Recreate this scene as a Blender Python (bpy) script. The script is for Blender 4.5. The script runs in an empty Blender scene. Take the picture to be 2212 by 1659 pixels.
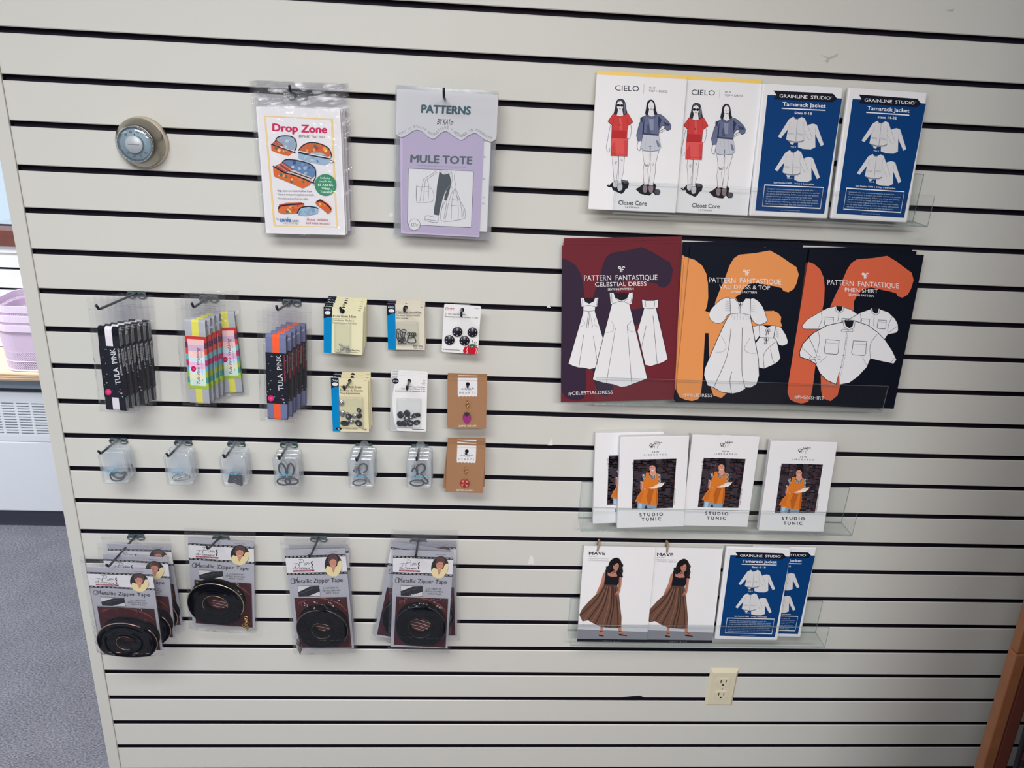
import bpy, bmesh, math, random
import numpy as np
from mathutils import Vector, Matrix, noise
from mathutils.geometry import tessellate_polygon

S = bpy.context.scene
COL = S.collection
PI = math.pi

# ------------------------------------------------------------------ camera
CAM = Vector((0.80448, -1.51985, 1.76075))
CR = Vector((0.99704, -0.05017, 0.05174))     # right
CU = Vector((-0.02897, 0.37172, 0.92789))     # up
CF = Vector((0.06568, 0.92699, -0.36994))     # forward
FPX = 1723.0                                  # focal length in pixels of a 2212-wide frame
CF.normalize(); CR = (CR - CF * CR.dot(CF)).normalized(); CU = CR.cross(CF)
cam_data = bpy.data.cameras.new('camera')
cam_data.sensor_width = 36.0
cam_data.lens = 36.0 * FPX / 2212.0
cam_data.clip_start = 0.02
cam = bpy.data.objects.new('camera', cam_data)
COL.objects.link(cam)
cam.matrix_world = Matrix(((CR.x, CU.x, -CF.x, CAM.x), (CR.y, CU.y, -CF.y, CAM.y), (CR.z, CU.z, -CF.z, CAM.z), (0, 0, 0, 1)))
S.camera = cam

# ------------------------------------------------------------------ view, world, lights
S.view_settings.view_transform = 'Standard'
S.view_settings.look = 'None'
S.view_settings.gamma = 1.0
S.view_settings.use_curve_mapping = False
S.view_settings.exposure = -0.16
S.cycles.transparent_max_bounces = 48
S.cycles.max_bounces = 8

W_ = bpy.data.worlds.new('daylight')
S.world = W_
W_.use_nodes = True
W_.node_tree.nodes['Background'].inputs['Color'].default_value = (0.72, 0.86, 1.0, 1)
W_.node_tree.nodes['Background'].inputs['Strength'].default_value = 1.15


def area(name, loc, aim, sx, sy, power, col, spread=PI):
    d = bpy.data.lights.new(name, 'AREA')
    d.shape = 'RECTANGLE'; d.size = sx; d.size_y = sy
    d.energy = power; d.color = col; d.spread = spread
    o = bpy.data.objects.new(name, d); COL.objects.link(o)
    o.location = loc
    o.rotation_euler = (Vector(aim) - Vector(loc)).to_track_quat('-Z', 'Y').to_euler()
    return o


area('ceiling_lamp_a', (0.35, -1.72, 2.66), (0.35, -1.72, 0), 1.2, 0.6, 60, (1.0, 0.99, 0.965))
area('ceiling_lamp_b', (-1.9, -1.9, 2.66), (-1.9, -1.9, 0), 1.2, 0.6, 20, (0.97, 0.985, 1.0))
area('ceiling_lamp_c', (1.3, -3.3, 2.66), (1.3, -3.3, 0), 1.2, 0.6, 130, (1.0, 0.99, 0.965))
area('ceiling_lamp_d', (-1.7, 0.45, 2.66), (-1.7, 0.45, 0), 1.2, 0.55, 98, (0.93, 0.965, 1.0))
area('added_side_daylight', (-2.85, -1.9, 1.20), (0.6, -0.4, 0.8), 1.9, 1.6, 14, (0.86, 0.93, 1.0))  # cool fill added at the left, where the wall has no window

# ------------------------------------------------------------------ helpers: pixels of the photograph -> points of the place


def wall_pt(px, py, d=0.0):
    """the point of the plane d metres in front of the slatted wall that the photograph shows at (px, py)"""
    v = CF + CR * ((px - 1106.0) / FPX) - CU * ((py - 829.5) / FPX)
    return CAM + v * ((-d - CAM.y) / v.y)


def lin(c):
    c = c / 255.0
    return c / 12.92 if c <= 0.04045 else ((c + 0.055) / 1.055) ** 2.4


def rgb(c):
    return (lin(c[0]), lin(c[1]), lin(c[2]), 1.0)


MATS = {}


def mat(name, c=(200, 200, 200), rough=0.55, metal=0.0, spec=0.5, var=0.0, scale=40.0, bump=0.0, bscale=200.0, coat=0.0):
    if name in MATS:
        return MATS[name]
    m = bpy.data.materials.new(name); m.use_nodes = True
    nt = m.node_tree; b = nt.nodes['Principled BSDF']
    b.inputs['Base Color'].default_value = rgb(c)
    b.inputs['Roughness'].default_value = rough
    b.inputs['Metallic'].default_value = metal
    b.inputs['Specular IOR Level'].default_value = spec
    b.inputs['Coat Weight'].default_value = coat
    if var or bump:
        tc = nt.nodes.new('ShaderNodeTexCoord')
        if var:
            n = nt.nodes.new('ShaderNodeTexNoise'); n.inputs['Scale'].default_value = scale; n.inputs['Detail'].default_value = 4
            nt.links.new(tc.outputs['Object'], n.inputs['Vector'])
            mx = nt.nodes.new('ShaderNodeMix'); mx.data_type = 'RGBA'
            k0, k1 = 1 - var, 1 + var
            a = rgb(c)
            mx.inputs['A'].default_value = (a[0] * k0, a[1] * k0, a[2] * k0, 1)
            mx.inputs['B'].default_value = (min(1, a[0] * k1), min(1, a[1] * k1), min(1, a[2] * k1), 1)
            nt.links.new(n.outputs['Fac'], mx.inputs['Factor'])
            nt.links.new(mx.outputs['Result'], b.inputs['Base Color'])
        if bump:
            n2 = nt.nodes.new('ShaderNodeTexNoise'); n2.inputs['Scale'].default_value = bscale; n2.inputs['Detail'].default_value = 3
            nt.links.new(tc.outputs['Object'], n2.inputs['Vector'])
            bp = nt.nodes.new('ShaderNodeBump'); bp.inputs['Strength'].default_value = bump; bp.inputs['Distance'].default_value = 0.002
            nt.links.new(n2.outputs['Fac'], bp.inputs['Height'])
            nt.links.new(bp.outputs['Normal'], b.inputs['Normal'])
    MATS[name] = m
    return m


def ink(c):
    return mat('ink_%02x%02x%02x' % tuple(int(x) for x in c), c, 0.6, 0, 0.12)


def clear(name, tint=(250, 250, 250), milk=0.0, milk_c=(235, 238, 240), rough=0.08, base=0.04, gain=0.9, bump=0.0, bscale=60.0):
    """clear plastic film or sheet: what lies behind it shows through, highlights on top, `milk` of haze in the plastic"""
    if name in MATS:
        return MATS[name]
    m = bpy.data.materials.new(name); m.use_nodes = True
    nt = m.node_tree; nt.nodes.clear(); N = nt.nodes.new; L = nt.links.new
    out = N('ShaderNodeOutputMaterial')
    tr = N('ShaderNodeBsdfTransparent'); tr.inputs['Color'].default_value = rgb(tint)
    df = N('ShaderNodeBsdfDiffuse'); df.inputs['Color'].default_value = rgb(milk_c)
    gl = N('ShaderNodeBsdfGlossy'); gl.inputs['Roughness'].default_value = rough
    # reflectance of a thin sheet, the same from either side: base at face-on, rising to 1 at grazing
    lw = N('ShaderNodeLayerWeight'); lw.inputs['Blend'].default_value = 0.5
    pw = N('ShaderNodeMath'); pw.operation = 'POWER'; pw.inputs[1].default_value = 5.0
    L(lw.outputs['Facing'], pw.inputs[0])
    mu = N('ShaderNodeMath'); mu.operation = 'MULTIPLY_ADD'; mu.use_clamp = True; mu.inputs[1].default_value = gain; mu.inputs[2].default_value = base
    L(pw.outputs[0], mu.inputs[0])
    m1 = N('ShaderNodeMixShader'); m1.inputs[0].default_value = milk
    L(tr.outputs[0], m1.inputs[1]); L(df.outputs[0], m1.inputs[2])
    m2 = N('ShaderNodeMixShader'); L(mu.outputs[0], m2.inputs[0]); L(m1.outputs[0], m2.inputs[1]); L(gl.outputs[0], m2.inputs[2])
    L(m2.outputs[0], out.inputs[0])
    if bump:
        tc = N('ShaderNodeTexCoord'); n = N('ShaderNodeTexNoise'); n.inputs['Scale'].default_value = bscale; n.inputs['Detail'].default_value = 2.5
        L(tc.outputs['Object'], n.inputs['Vector'])
        bp = N('ShaderNodeBump'); bp.inputs['Strength'].default_value = bump; bp.inputs['Distance'].default_value = 0.008
        L(n.outputs['Fac'], bp.inputs['Height'])
        for q in (gl, lw):
            L(bp.outputs['Normal'], q.inputs['Normal'])
    MATS[name] = m
    return m


# ------------------------------------------------------------------ mesh building
class MB:
    def __init__(s):
        s.v = []; s.f = []; s.mi = []; s.mats = []; s.sm = []

    def m(s, material):
        if material not in s.mats:
            s.mats.append(material)
        return s.mats.index(material)

    def add(s, verts, faces, material, smooth=False):
        o = len(s.v); k = s.m(material)
        s.v += [tuple(p) for p in verts]
        for f in faces:
            s.f.append(tuple(i + o for i in f)); s.mi.append(k); s.sm.append(smooth)

    def box(s, x0, x1, y0, y1, z0, z1, material, M=None, bev=0.0):
        if bev > 0:
            bm = bmesh.new()
            bmesh.ops.create_cube(bm, size=1.0)
            for v in bm.verts:
                v.co = Vector(((x0 + x1) / 2 + v.co.x * (x1 - x0), (y0 + y1) / 2 + v.co.y * (y1 - y0), (z0 + z1) / 2 + v.co.z * (z1 - z0)))
            bmesh.ops.bevel(bm, geom=list(bm.edges), offset=bev, segments=2, profile=0.5, affect='EDGES')
            bm.verts.index_update()
            vs = [v.co.copy() for v in bm.verts]; fs = [[v.index for v in f.verts] for f in bm.faces]
            bm.free()
        else:
            vs = [Vector((x, y, z)) for x in (x0, x1) for y in (y0, y1) for z in (z0, z1)]
            fs = [(0, 1, 3, 2), (4, 6, 7, 5), (0, 4, 5, 1), (2, 3, 7, 6), (0, 2, 6, 4), (1, 5, 7, 3)]
        if M is not None:
            vs = [M @ v for v in vs]
        s.add(vs, fs, material)

    def tube(s, path, r, material, seg=8, closed=False, cap=True):
        P = [Vector(p) for p in path]; n = len(P)
        rr = r if isinstance(r, (list, tuple)) else [r] * n
        vs = []; fs = []
        nrm = None
        for i, p in enumerate(P):
            if closed:
                t = (P[(i + 1) % n] - P[i - 1]).normalized()
            else:
                t = (P[min(i + 1, n - 1)] - P[max(i - 1, 0)]).normalized()
            if nrm is None:
                a = Vector((0, 0, 1)) if abs(t.z) < 0.9 else Vector((1, 0, 0))
                nrm = (a - t * a.dot(t)).normalized()
            else:
                nrm = (nrm - t * nrm.dot(t)).normalized()
            b = t.cross(nrm)
            for k in range(seg):
                an = 2 * PI * k / seg
                vs.append(p + (nrm * math.cos(an) + b * math.sin(an)) * rr[i])
        for i in range(n if closed else n - 1):
            j = (i + 1) % n
            for k in range(seg):
                k2 = (k + 1) % seg
                fs.append((i * seg + k, i * seg + k2, j * seg + k2, j * seg + k))
        if cap and not closed:
            fs.append(tuple(range(seg - 1, -1, -1))); fs.append(tuple((n - 1) * seg + k for k in range(seg)))
        s.add(vs, fs, material, True)

    def lathe(s, prof, material, seg=40, M=None, smooth=True):
        """profile of (radius, height); turned about the local Z axis"""
        vs = []; fs = []
        for r, h in prof:
            for k in range(seg):
                a = 2 * PI * k / seg
                vs.append(Vector((r * math.cos(a), r * math.sin(a), h)))
        for i in range(len(prof) - 1):
            for k in range(seg):
                k2 = (k + 1) % seg
                fs.append((i * seg + k, i * seg + k2, (i + 1) * seg + k2, (i + 1) * seg + k))
        if prof[0][0] > 1e-6:
            fs.append(tuple(range(seg - 1, -1, -1)))
        if prof[-1][0] > 1e-6:
            fs.append(tuple((len(prof) - 1) * seg + k for k in range(seg)))
        if M is not None:
            vs = [M @ v for v in vs]
        s.add(vs, fs, material, smooth)

    def prism(s, pts, y0, y1, material, M=None):
        """outline in (x, z), from y0 (front) to y1"""
        n = len(pts)
        a = sum(pts[i][0] * pts[(i + 1) % n][1] - pts[(i + 1) % n][0] * pts[i][1] for i in range(n))
        if a < 0:
            pts = pts[::-1]
        vs = [Vector((x, y0, z)) for x, z in pts] + [Vector((x, y1, z)) for x, z in pts]
        tri = tessellate_polygon([[Vector((x, z, 0)) for x, z in pts]])
        fs = []
        for t in tri:
            p = [pts[i] for i in t]
            c = (p[1][0] - p[0][0]) * (p[2][1] - p[0][1]) - (p[2][0] - p[0][0]) * (p[1][1] - p[0][1])
            t = tuple(t) if c > 0 else tuple(t)[::-1]
            fs.append(t); fs.append(tuple(i + n for i in t[::-1]))
        for i in range(n):
            j = (i + 1) % n
            fs.append((j, i, i + n, j + n))
        if M is not None:
            vs = [M @ v for v in vs]
        s.add(vs, fs, material)

    def build(s, name, parent=None, M=None):
        me = bpy.data.meshes.new(name)
        me.from_pydata(s.v, [], s.f)
        for k in s.mats:
            me.materials.append(k)
        me.polygons.foreach_set('material_index', s.mi)
        me.polygons.foreach_set('use_smooth', s.sm)
        me.update()
        o = bpy.data.objects.new(name, me); COL.objects.link(o)
        if parent is not None:
            o.parent = parent
        if M is not None:
            o.matrix_local = M
        return o


def tag(o, label, cat, group=None, kind=None):
    if label:
        o['label'] = label
    if cat:
        o['category'] = cat
    if group:
        o['group'] = group
    if kind:
        o['kind'] = kind
    return o


def thing(name, label, cat, M=None, group=None):
    o = bpy.data.objects.new(name, None); COL.objects.link(o)
    o.empty_display_size = 0.02
    if M is not None:
        o.matrix_world = M
    return tag(o, label, cat, group)


def struct(mb, name):
    o = mb.build(name); o['kind'] = 'structure'
    return o


def copy_thing(root, label, M):
    r = root.copy(); COL.objects.link(r); r.matrix_world = M
    if label:
        r['label'] = label
    for ch in [o for o in bpy.data.objects if o.parent == root]:
        c = ch.copy(); COL.objects.link(c); c.parent = r
        c.matrix_parent_inverse = ch.matrix_parent_inverse.copy(); c.matrix_basis = ch.matrix_basis.copy()
        for g in [o for o in bpy.data.objects if o.parent == ch]:
            d = g.copy(); COL.objects.link(d); d.parent = c
            d.matrix_parent_inverse = g.matrix_parent_inverse.copy(); d.matrix_basis = g.matrix_basis.copy()
    return r


def place(quad, dt, db):
    """the upright rectangle (TL, TR, BR, BL photo pixels; dt, db = distance of its top and bottom from the wall):
    matrix with its origin at the bottom centre (x right, -y out of the wall, z up), width, height"""
    tl, tr, br, bl = (wall_pt(*quad[0], dt), wall_pt(*quad[1], dt), wall_pt(*quad[2], db), wall_pt(*quad[3], db))
    c = (tl + tr + br + bl) / 4
    ux = ((tr - tl) + (br - bl)).normalized()
    vz = ((tl - bl) + (tr - br)); vz = (vz - ux * vz.dot(ux)).normalized()
    w = ((tr - tl).length + (br - bl).length) / 2; h = ((tl - bl).length + (tr - br).length) / 2
    yy = vz.cross(ux)
    o = c - vz * (h / 2)
    return Matrix(((ux.x, yy.x, vz.x, o.x), (ux.y, yy.y, vz.y, o.y), (ux.z, yy.z, vz.z, o.z), (0, 0, 0, 1))), w, h


def shift(M, dx=0, dy=0, dz=0, roll=0):
    """M moved in its own frame: dx right, dy towards the wall, dz up, roll about its own normal"""
    return M @ Matrix.Translation((dx, dy, dz)) @ Matrix.Rotation(roll, 4, 'Y')


def crop(x0, y0, x1, wpx):
    k = (x1 - x0) / wpx
    return lambda pts: [(x0 + x * k, y0 + y * k) for x, y in pts]


# ------------------------------------------------------------------ printing: flat shapes and lettering on the face of a thing
_TXT = {}


def text_geo(s, bold, shear):
    key = (s, bold, shear)
    if key in _TXT:
        return _TXT[key]
    thick = bold if bold > 0.005 else 0.0    # heavy lettering: the outline repeated a little aside, so that counters stay open
    cu = bpy.data.curves.new('t', 'FONT'); cu.body = s; cu.size = 1.0; cu.resolution_u = 3; cu.shear = shear
    ob = bpy.data.objects.new('t', cu); COL.objects.link(ob)
    dg = bpy.context.evaluated_depsgraph_get(); ev = ob.evaluated_get(dg); me = ev.to_mesh()
    v = [(p.co.x, p.co.y, 0) for p in me.vertices]; f = [tuple(p.vertices) for p in me.polygons]
    if thick > 0.001:
        v0, f0 = v, f; v = []; f = []
        for k, (dx, dy) in enumerate(((-thick, 0), (thick, 0), (0, -thick * .8), (0, thick * .8))):
            f += [tuple(i + len(v) for i in q) for q in f0]; v += [(x + dx, y + dy, k) for x, y, _ in v0]
    ev.to_mesh_clear(); bpy.data.objects.remove(ob); bpy.data.curves.remove(cu)
    x0 = min(p[0] for p in v); x1 = max(p[0] for p in v)
    fo = []
    for q in f:
        a = sum(v[q[i]][0] * v[q[(i + 1) % len(q)]][1] - v[q[(i + 1) % len(q)]][0] * v[q[i]][1] for i in range(len(q)))
        fo.append(q if a > 0 else q[::-1])
    _TXT[key] = ([((x - x0) / (x1 - x0), y / 0.72, k) for x, y, k in v], fo)
    return _TXT[key]


def sm(pts, k=4, closed=True):
    """Catmull-Rom smoothing of an outline"""
    n = len(pts); out = []
    for i in range(n if closed else n - 1):
        p0, p1, p2, p3 = (pts[(i - 1) % n] if closed or i > 0 else pts[i], pts[i], pts[(i + 1) % n], pts[(i + 2) % n] if closed or i + 2 < n else pts[i + 1])
        for j in range(k):
            t = j / k
            out.append(tuple(0.5 * (2 * p1[a] + (p2[a] - p0[a]) * t + (2 * p0[a] - 5 * p1[a] + 4 * p2[a] - p3[a]) * t * t + (3 * p1[a] - p0[a] - 3 * p2[a] + p3[a]) * t ** 3) for a in (0, 1)))
    if not closed:
        out.append(pts[-1])
    return out


class Canvas:
    """draws on the front face of a w x h rectangle (origin bottom centre); drawing coordinates are those of a sheet
    whose corners TL, TR, BR, BL have the coordinates `quad`"""
    STEP = 2.0e-5

    def __init__(s, mb, quad, w, h, y=0.0, v0=0.0):
        s.mb = mb; s.y = y - 1.5e-4; s.n = 0
        dst = [(-w / 2, v0 + h), (w / 2, v0 + h), (w / 2, v0), (-w / 2, v0)]
        A = []; b = []
        for (x, y_), (u, v) in zip(quad, dst):
            A.append([x, y_, 1, 0, 0, 0, -u * x, -u * y_]); b.append(u)
            A.append([0, 0, 0, x, y_, 1, -v * x, -v * y_]); b.append(v)
        s.H = [float(q) for q in np.linalg.solve(np.array(A, float), np.array(b, float))]

    def P(s, x, y):
        H = s.H; d = H[6] * x + H[7] * y + 1
        return ((H[0] * x + H[1] * y + H[2]) / d, (H[3] * x + H[4] * y + H[5]) / d)

    def _y(s):
        s.n += 1
        return s.y - s.n * s.STEP

    def flat(s, uv, c, y=None):
        n = len(uv)
        y = s._y() if y is None else y
        a = sum(uv[i][0] * uv[(i + 1) % n][1] - uv[(i + 1) % n][0] * uv[i][1] for i in range(n))
        if a < 0:
            uv = uv[::-1]
        vs = [(u, y, v) for u, v in uv]
        if n <= 4:
            fs = [tuple(range(n))]
        else:
            fs = []
            for t in tessellate_polygon([[Vector((u, v, 0)) for u, v in uv]]):
                p = [uv[i] for i in t]
                k = (p[1][0] - p[0][0]) * (p[2][1] - p[0][1]) - (p[2][0] - p[0][0]) * (p[1][1] - p[0][1])
                fs.append(tuple(t) if k > 0 else tuple(t)[::-1])
        s.mb.add(vs, fs, c if not isinstance(c, tuple) else ink(c))

    def poly(s, pts, c, smooth=0, edge=None, ew=3):
        if smooth:
            pts = sm(pts, smooth)
        s.flat([s.P(*p) for p in pts], c)
        if edge:
            s.line(pts, ew, edge, closed=True)

    def rect(s, x0, y0, x1, y1, c):
        s.poly([(x0, y0), (x1, y0), (x1, y1), (x0, y1)], c)

    def ell(s, x, y, rx, ry, c, n=20, rot=0.0, edge=None, ew=3):
        cr, sr = math.cos(rot), math.sin(rot)
        pts = []
        for i in range(n):
            a = 2 * PI * i / n; ex, ey = rx * math.cos(a), ry * math.sin(a)
            pts.append((x + ex * cr - ey * sr, y + ex * sr + ey * cr))
        s.poly(pts, c, edge=edge, ew=ew)

    def line(s, pts, w, c, closed=False, smooth=0):
        if smooth:
            pts = sm(pts, smooth, closed)
        n = len(pts); y = s._y(); L = []; R = []
        for i in range(n):
            a = pts[(i - 1) % n] if closed or i > 0 else pts[i]; b = pts[(i + 1) % n] if closed or i < n - 1 else pts[i]
            dx, dy = b[0] - a[0], b[1] - a[1]; q = math.hypot(dx, dy) or 1
            k = 1.0
            if closed or 0 < i < n - 1:
                d1 = (pts[i][0] - a[0], pts[i][1] - a[1]); l1 = math.hypot(*d1) or 1
                cs = abs((d1[0] * dx + d1[1] * dy) / (l1 * q)); k = min(1.0 / max(cs, 0.45), 1.45)
            nx, ny = -dy / q * w / 2 * k, dx / q * w / 2 * k
            L.append(s.P(pts[i][0] + nx, pts[i][1] + ny)); R.append(s.P(pts[i][0] - nx, pts[i][1] - ny))
        vs = [(u, y, v) for u, v in L] + [(u, y, v) for u, v in R]; fs = []
        for i in range(n if closed else n - 1):
            j = (i + 1) % n
            fs.append((i, j, n + j, n + i))
        # face them outwards (towards -y)
        f0 = fs[0]; p = [vs[i] for i in f0]
        ar = sum(p[i][0] * p[(i + 1) % 4][2] - p[(i + 1) % 4][0] * p[i][2] for i in range(4))
        if ar < 0:
            fs = [f[::-1] for f in fs]
        s.mb.add(vs, fs, c if not isinstance(c, tuple) else ink(c))

    def text(s, t, x0, y0, x1, y1, cap, c, bold=0.0, shear=0.0):
        v, f = text_geo(t, bold, shear)
        a = s.P(x0, y0); b = s.P(x1, y1)
        dx, dy = x1 - x0, y1 - y0; q = math.hypot(dx, dy)
        e = s.P((x0 + x1) / 2 + dy / q * cap, (y0 + y1) / 2 - dx / q * cap); m_ = s.P((x0 + x1) / 2, (y0 + y1) / 2)
        up = (e[0] - m_[0], e[1] - m_[1]); y = s._y()
        d = (b[0] - a[0], b[1] - a[1])
        s.mb.add([(a[0] + d[0] * p + up[0] * r, y - 4.0e-6 * k, a[1] + d[1] * p + up[1] * r) for p, r, k in v], f, ink(c) if isinstance(c, tuple) else c)

    def textpath(s, t, pts, cap, c, bold=0.0):
        """letters spread evenly along a curve"""
        pts = sm(pts, 6, False); L = [0]
        for i in range(1, len(pts)):
            L.append(L[-1] + math.hypot(pts[i][0] - pts[i - 1][0], pts[i][1] - pts[i - 1][1]))
        n = len(t); adv = L[-1] / n

        def at(d):
            for i in range(1, len(L)):
                if L[i] >= d or i == len(L) - 1:
                    k = (d - L[i - 1]) / max(1e-6, L[i] - L[i - 1])
                    return (pts[i - 1][0] + (pts[i][0] - pts[i - 1][0]) * k, pts[i - 1][1] + (pts[i][1] - pts[i - 1][1]) * k)
        for i, ch in enumerate(t):
            if ch == ' ':
                continue
            wd = 0.25 if ch in 'I.1' else 0.72
            p = at((i + 0.5 - wd / 2) * adv); q = at((i + 0.5 + wd / 2) * adv)
            s.text(ch, p[0], p[1], q[0], q[1], cap, c, bold)

# ------------------------------------------------------------------ materials of the room
PAINT = mat('wall_laminate', (205, 205, 200), 0.42, 0, 0.4, var=0.015, scale=9, bump=0.05, bscale=350)
GROOVE = mat('groove_black', (30, 27, 40), 0.7, 0, 0.15)
TRIMP = mat('trim_paint', (202, 202, 197), 0.5, var=0.02, scale=14)
WHITEW = mat('room_white', (140, 140, 140), 0.8)
STOCK = mat('room_dim', (60, 62, 66), 0.8)
CEILM = mat('ceiling_tile', (120, 122, 124), 0.9, var=0.04, scale=60)


def carpet():
    m = bpy.data.materials.new('carpet_loop'); m.use_nodes = True
    nt = m.node_tree; b = nt.nodes['Principled BSDF']; N = nt.nodes.new; L = nt.links.new
    tc = N('ShaderNodeTexCoord')
    mp = N('ShaderNodeMapping'); mp.inputs['Rotation'].default_value = (0, 0, 0.5); mp.inputs['Scale'].default_value = (1, 2.2, 1)
    L(tc.outputs['Object'], mp.inputs['Vector'])
    n = N('ShaderNodeTexNoise'); n.inputs['Scale'].default_value = 150; n.inputs['Detail'].default_value = 5; n.inputs['Roughness'].default_value = 0.7
    L(mp.outputs[0], n.inputs['Vector'])
    n2 = N('ShaderNodeTexNoise'); n2.inputs['Scale'].default_value = 9; n2.inputs['Detail'].default_value = 2
    L(tc.outputs['Object'], n2.inputs['Vector'])
    r = N('ShaderNodeValToRGB'); e = r.color_ramp.elements
    e[0].position = 0.33; e[0].color = rgb((74, 77, 92)); e[1].position = 0.70; e[1].color = rgb((186, 186, 196))
    L(n.outputs['Fac'], r.inputs['Fac'])
    mx = N('ShaderNodeMix'); mx.data_type = 'RGBA'; mx.blend_type = 'MULTIPLY'; mx.inputs['Factor'].default_value = 0.35
    L(r.outputs['Color'], mx.inputs['A']); L(n2.outputs['Fac'], mx.inputs['B'])
    L(mx.outputs['Result'], b.inputs['Base Color'])
    b.inputs['Roughness'].default_value = 0.95; b.inputs['Specular IOR Level'].default_value = 0.1
    bp = N('ShaderNodeBump'); bp.inputs['Strength'].default_value = 0.8; bp.inputs['Distance'].default_value = 0.006
    L(n.outputs['Fac'], bp.inputs['Height']); L(bp.outputs['Normal'], b.inputs['Normal'])
    return m


CARPET = carpet()

# ------------------------------------------------------------------ the setting
XL, XR, YR, YB, ZC = -3.0, 3.6, -4.0, 1.47, 2.70
mb = MB(); mb.box(XL - .1, XR + .1, YR - .1, YB + .6, -0.05, 0.0, CARPET); struct(mb, 'floor')
mb = MB(); mb.box(XL - .1, XR + .1, YR - .1, YB + .1, ZC, ZC + 0.05, CEILM); struct(mb, 'ceiling')
mb = MB(); mb.box(XL - .1, XL, YR, YB, 0, ZC, WHITEW); struct(mb, 'wall_left')
mb = MB(); mb.box(XR, XR + .1, YR, YB, 0, ZC, STOCK); struct(mb, 'wall_right')
mb = MB(); mb.box(XL, XR, YR - .1, YR, 0, ZC, STOCK); struct(mb, 'wall_rear')

GZ = [1.85 - 0.0762 * i for i in range(-12, 25)]        # heights of the grooves
mb = MB()
mb.box(-0.004, XR, 0.014, 0.11, 0.0, ZC, GROOVE); mb.box(-0.004, -0.001, 0.0042, 0.014, 0.0, ZC, GROOVE)
prev = ZC
CH = 0.0015
for z in GZ + [None]:
    top = prev; bot = (z + 0.005) if z is not None else 0.0
    if bot >= top:
        prev = z - 0.005 if z is not None else 0
        continue
    prof = [(0.0042, top), (CH, top), (0.0, top - CH), (0.0, bot + CH), (CH, bot), (0.0042, bot)]
    for k, mt in enumerate((GROOVE, PAINT, PAINT, PAINT, GROOVE)):
        (ya, za), (yb, zb) = prof[k], prof[k + 1]
        mb.add([(0, ya, za), (0, yb, zb), (XR, yb, zb), (XR, ya, za)], [(0, 1, 2, 3)], mt)
    mb.add([(0, 0.0042, top), (0, 0.0042, bot), (XR, 0.0042, bot), (XR, 0.0042, top)], [(3, 2, 1, 0)], GROOVE)
    prev = z - 0.005 if z is not None else 0
# old scuffs and chips in the laminate
PALE = mat('bare_scuff', (224, 222, 226), 0.6); DULL = mat('grey_scuff', (176, 178, 172), 0.6)
for pts, mt in (([(1140, 1219), (1145, 1200), (1151, 1203), (1154, 1218)], PALE), ([(1181, 664), (1185, 658), (1190, 665)], PALE),
                ([(1183, 962), (1193, 945), (1194, 962)], PALE), ([(1771, 118), (1790, 124), (1800, 120), (1812, 115), (1808, 122), (1791, 129)], DULL),
                ([(1781, 131), (1793, 126), (1788, 137)], DULL), ([(2040, 22), (2062, 19), (2058, 26)], DULL), ([(1340, 1506), (1368, 1503.5), (1383, 1502.5), (1386, 1504), (1392, 1506.5)], GROOVE),
                ([(840, 462), (848, 458), (850, 466), (843, 469)], PALE), ([(2060, 1271), (2070, 1266), (2066, 1270)], PALE)):
    w3 = [wall_pt(x, y, 0.0002) for x, y in pts]
    mb.add(w3, [tuple(range(len(w3)))], mt)
# end of the partition
mb.box(-0.026, -0.0045, 0.004, 0.11, 0.0, ZC, TRIMP)
struct(mb, 'wall_front')
mb = MB(); mb.box(-0.0272, -0.0006, -0.0035, 0.004, 0.0, ZC, TRIMP, bev=0.0016); struct(mb, 'trim_1')

# window wall behind the partition: slatted below the window, with an opening
WX0, WX1, WZ0, WZ1 = -2.3, -0.35, 1.115, 2.3
PANEL = mat('window_wall_white', (226, 228, 232), 0.55)
mb = MB()
mb.box(XL, WX0, YB, YB + 0.1, 0, ZC, PANEL); mb.box(WX1, XR, YB, YB + 0.1, 0, ZC, PANEL)
mb.box(WX0, WX1, YB, YB + 0.1, WZ1, ZC, PANEL)
z = 1.060
mb.box(WX0, WX1, YB + 0.012, YB + 0.1, 0, WZ0 - 0.002, GROOVE)
for zz in (0.968, 0.890, 0.812, 0.734, 0.656):
    mb.box(WX0, WX1, YB, YB + 0.012, zz + 0.005, z, PANEL)
    z = zz - 0.005
mb.box(WX0, WX1, YB, YB + 0.012, 0, z, PANEL)
mb.box(WX0, WX1, YB - 0.006, YB, 1.028, 1.055, PANEL, bev=0.002)
struct(mb, 'wall_back')

SILLW = mat('sill_stain', (112, 66, 58), 0.4, var=0.25, scale=30)
GLASS = clear('window_glass', (248, 250, 252), 0.0, rough=0.02)
mb = MB(); mb.box(WX0, WX1, YB + 0.05, YB + 0.056, WZ0, WZ1, GLASS); win = struct(mb, 'window_1')
mb = MB()
mb.box(WX0 - .04, WX1 + .04, YB - 0.018, YB + 0.05, 1.056, 1.116, SILLW, bev=0.003)
mb.build('sill', win)
mb = MB()
for (a, b_, c, d) in ((WX0 - .04, WX0 + .03, WZ0, WZ1), (WX1 - .03, WX1 + .04, WZ0, WZ1), (WX0, WX1, WZ1 - .03, WZ1 + .04)):
    mb.box(a, b_, YB - 0.018, YB + 0.05, c, d, SILLW, bev=0.003)
mb.build('window_frame', win)

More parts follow.
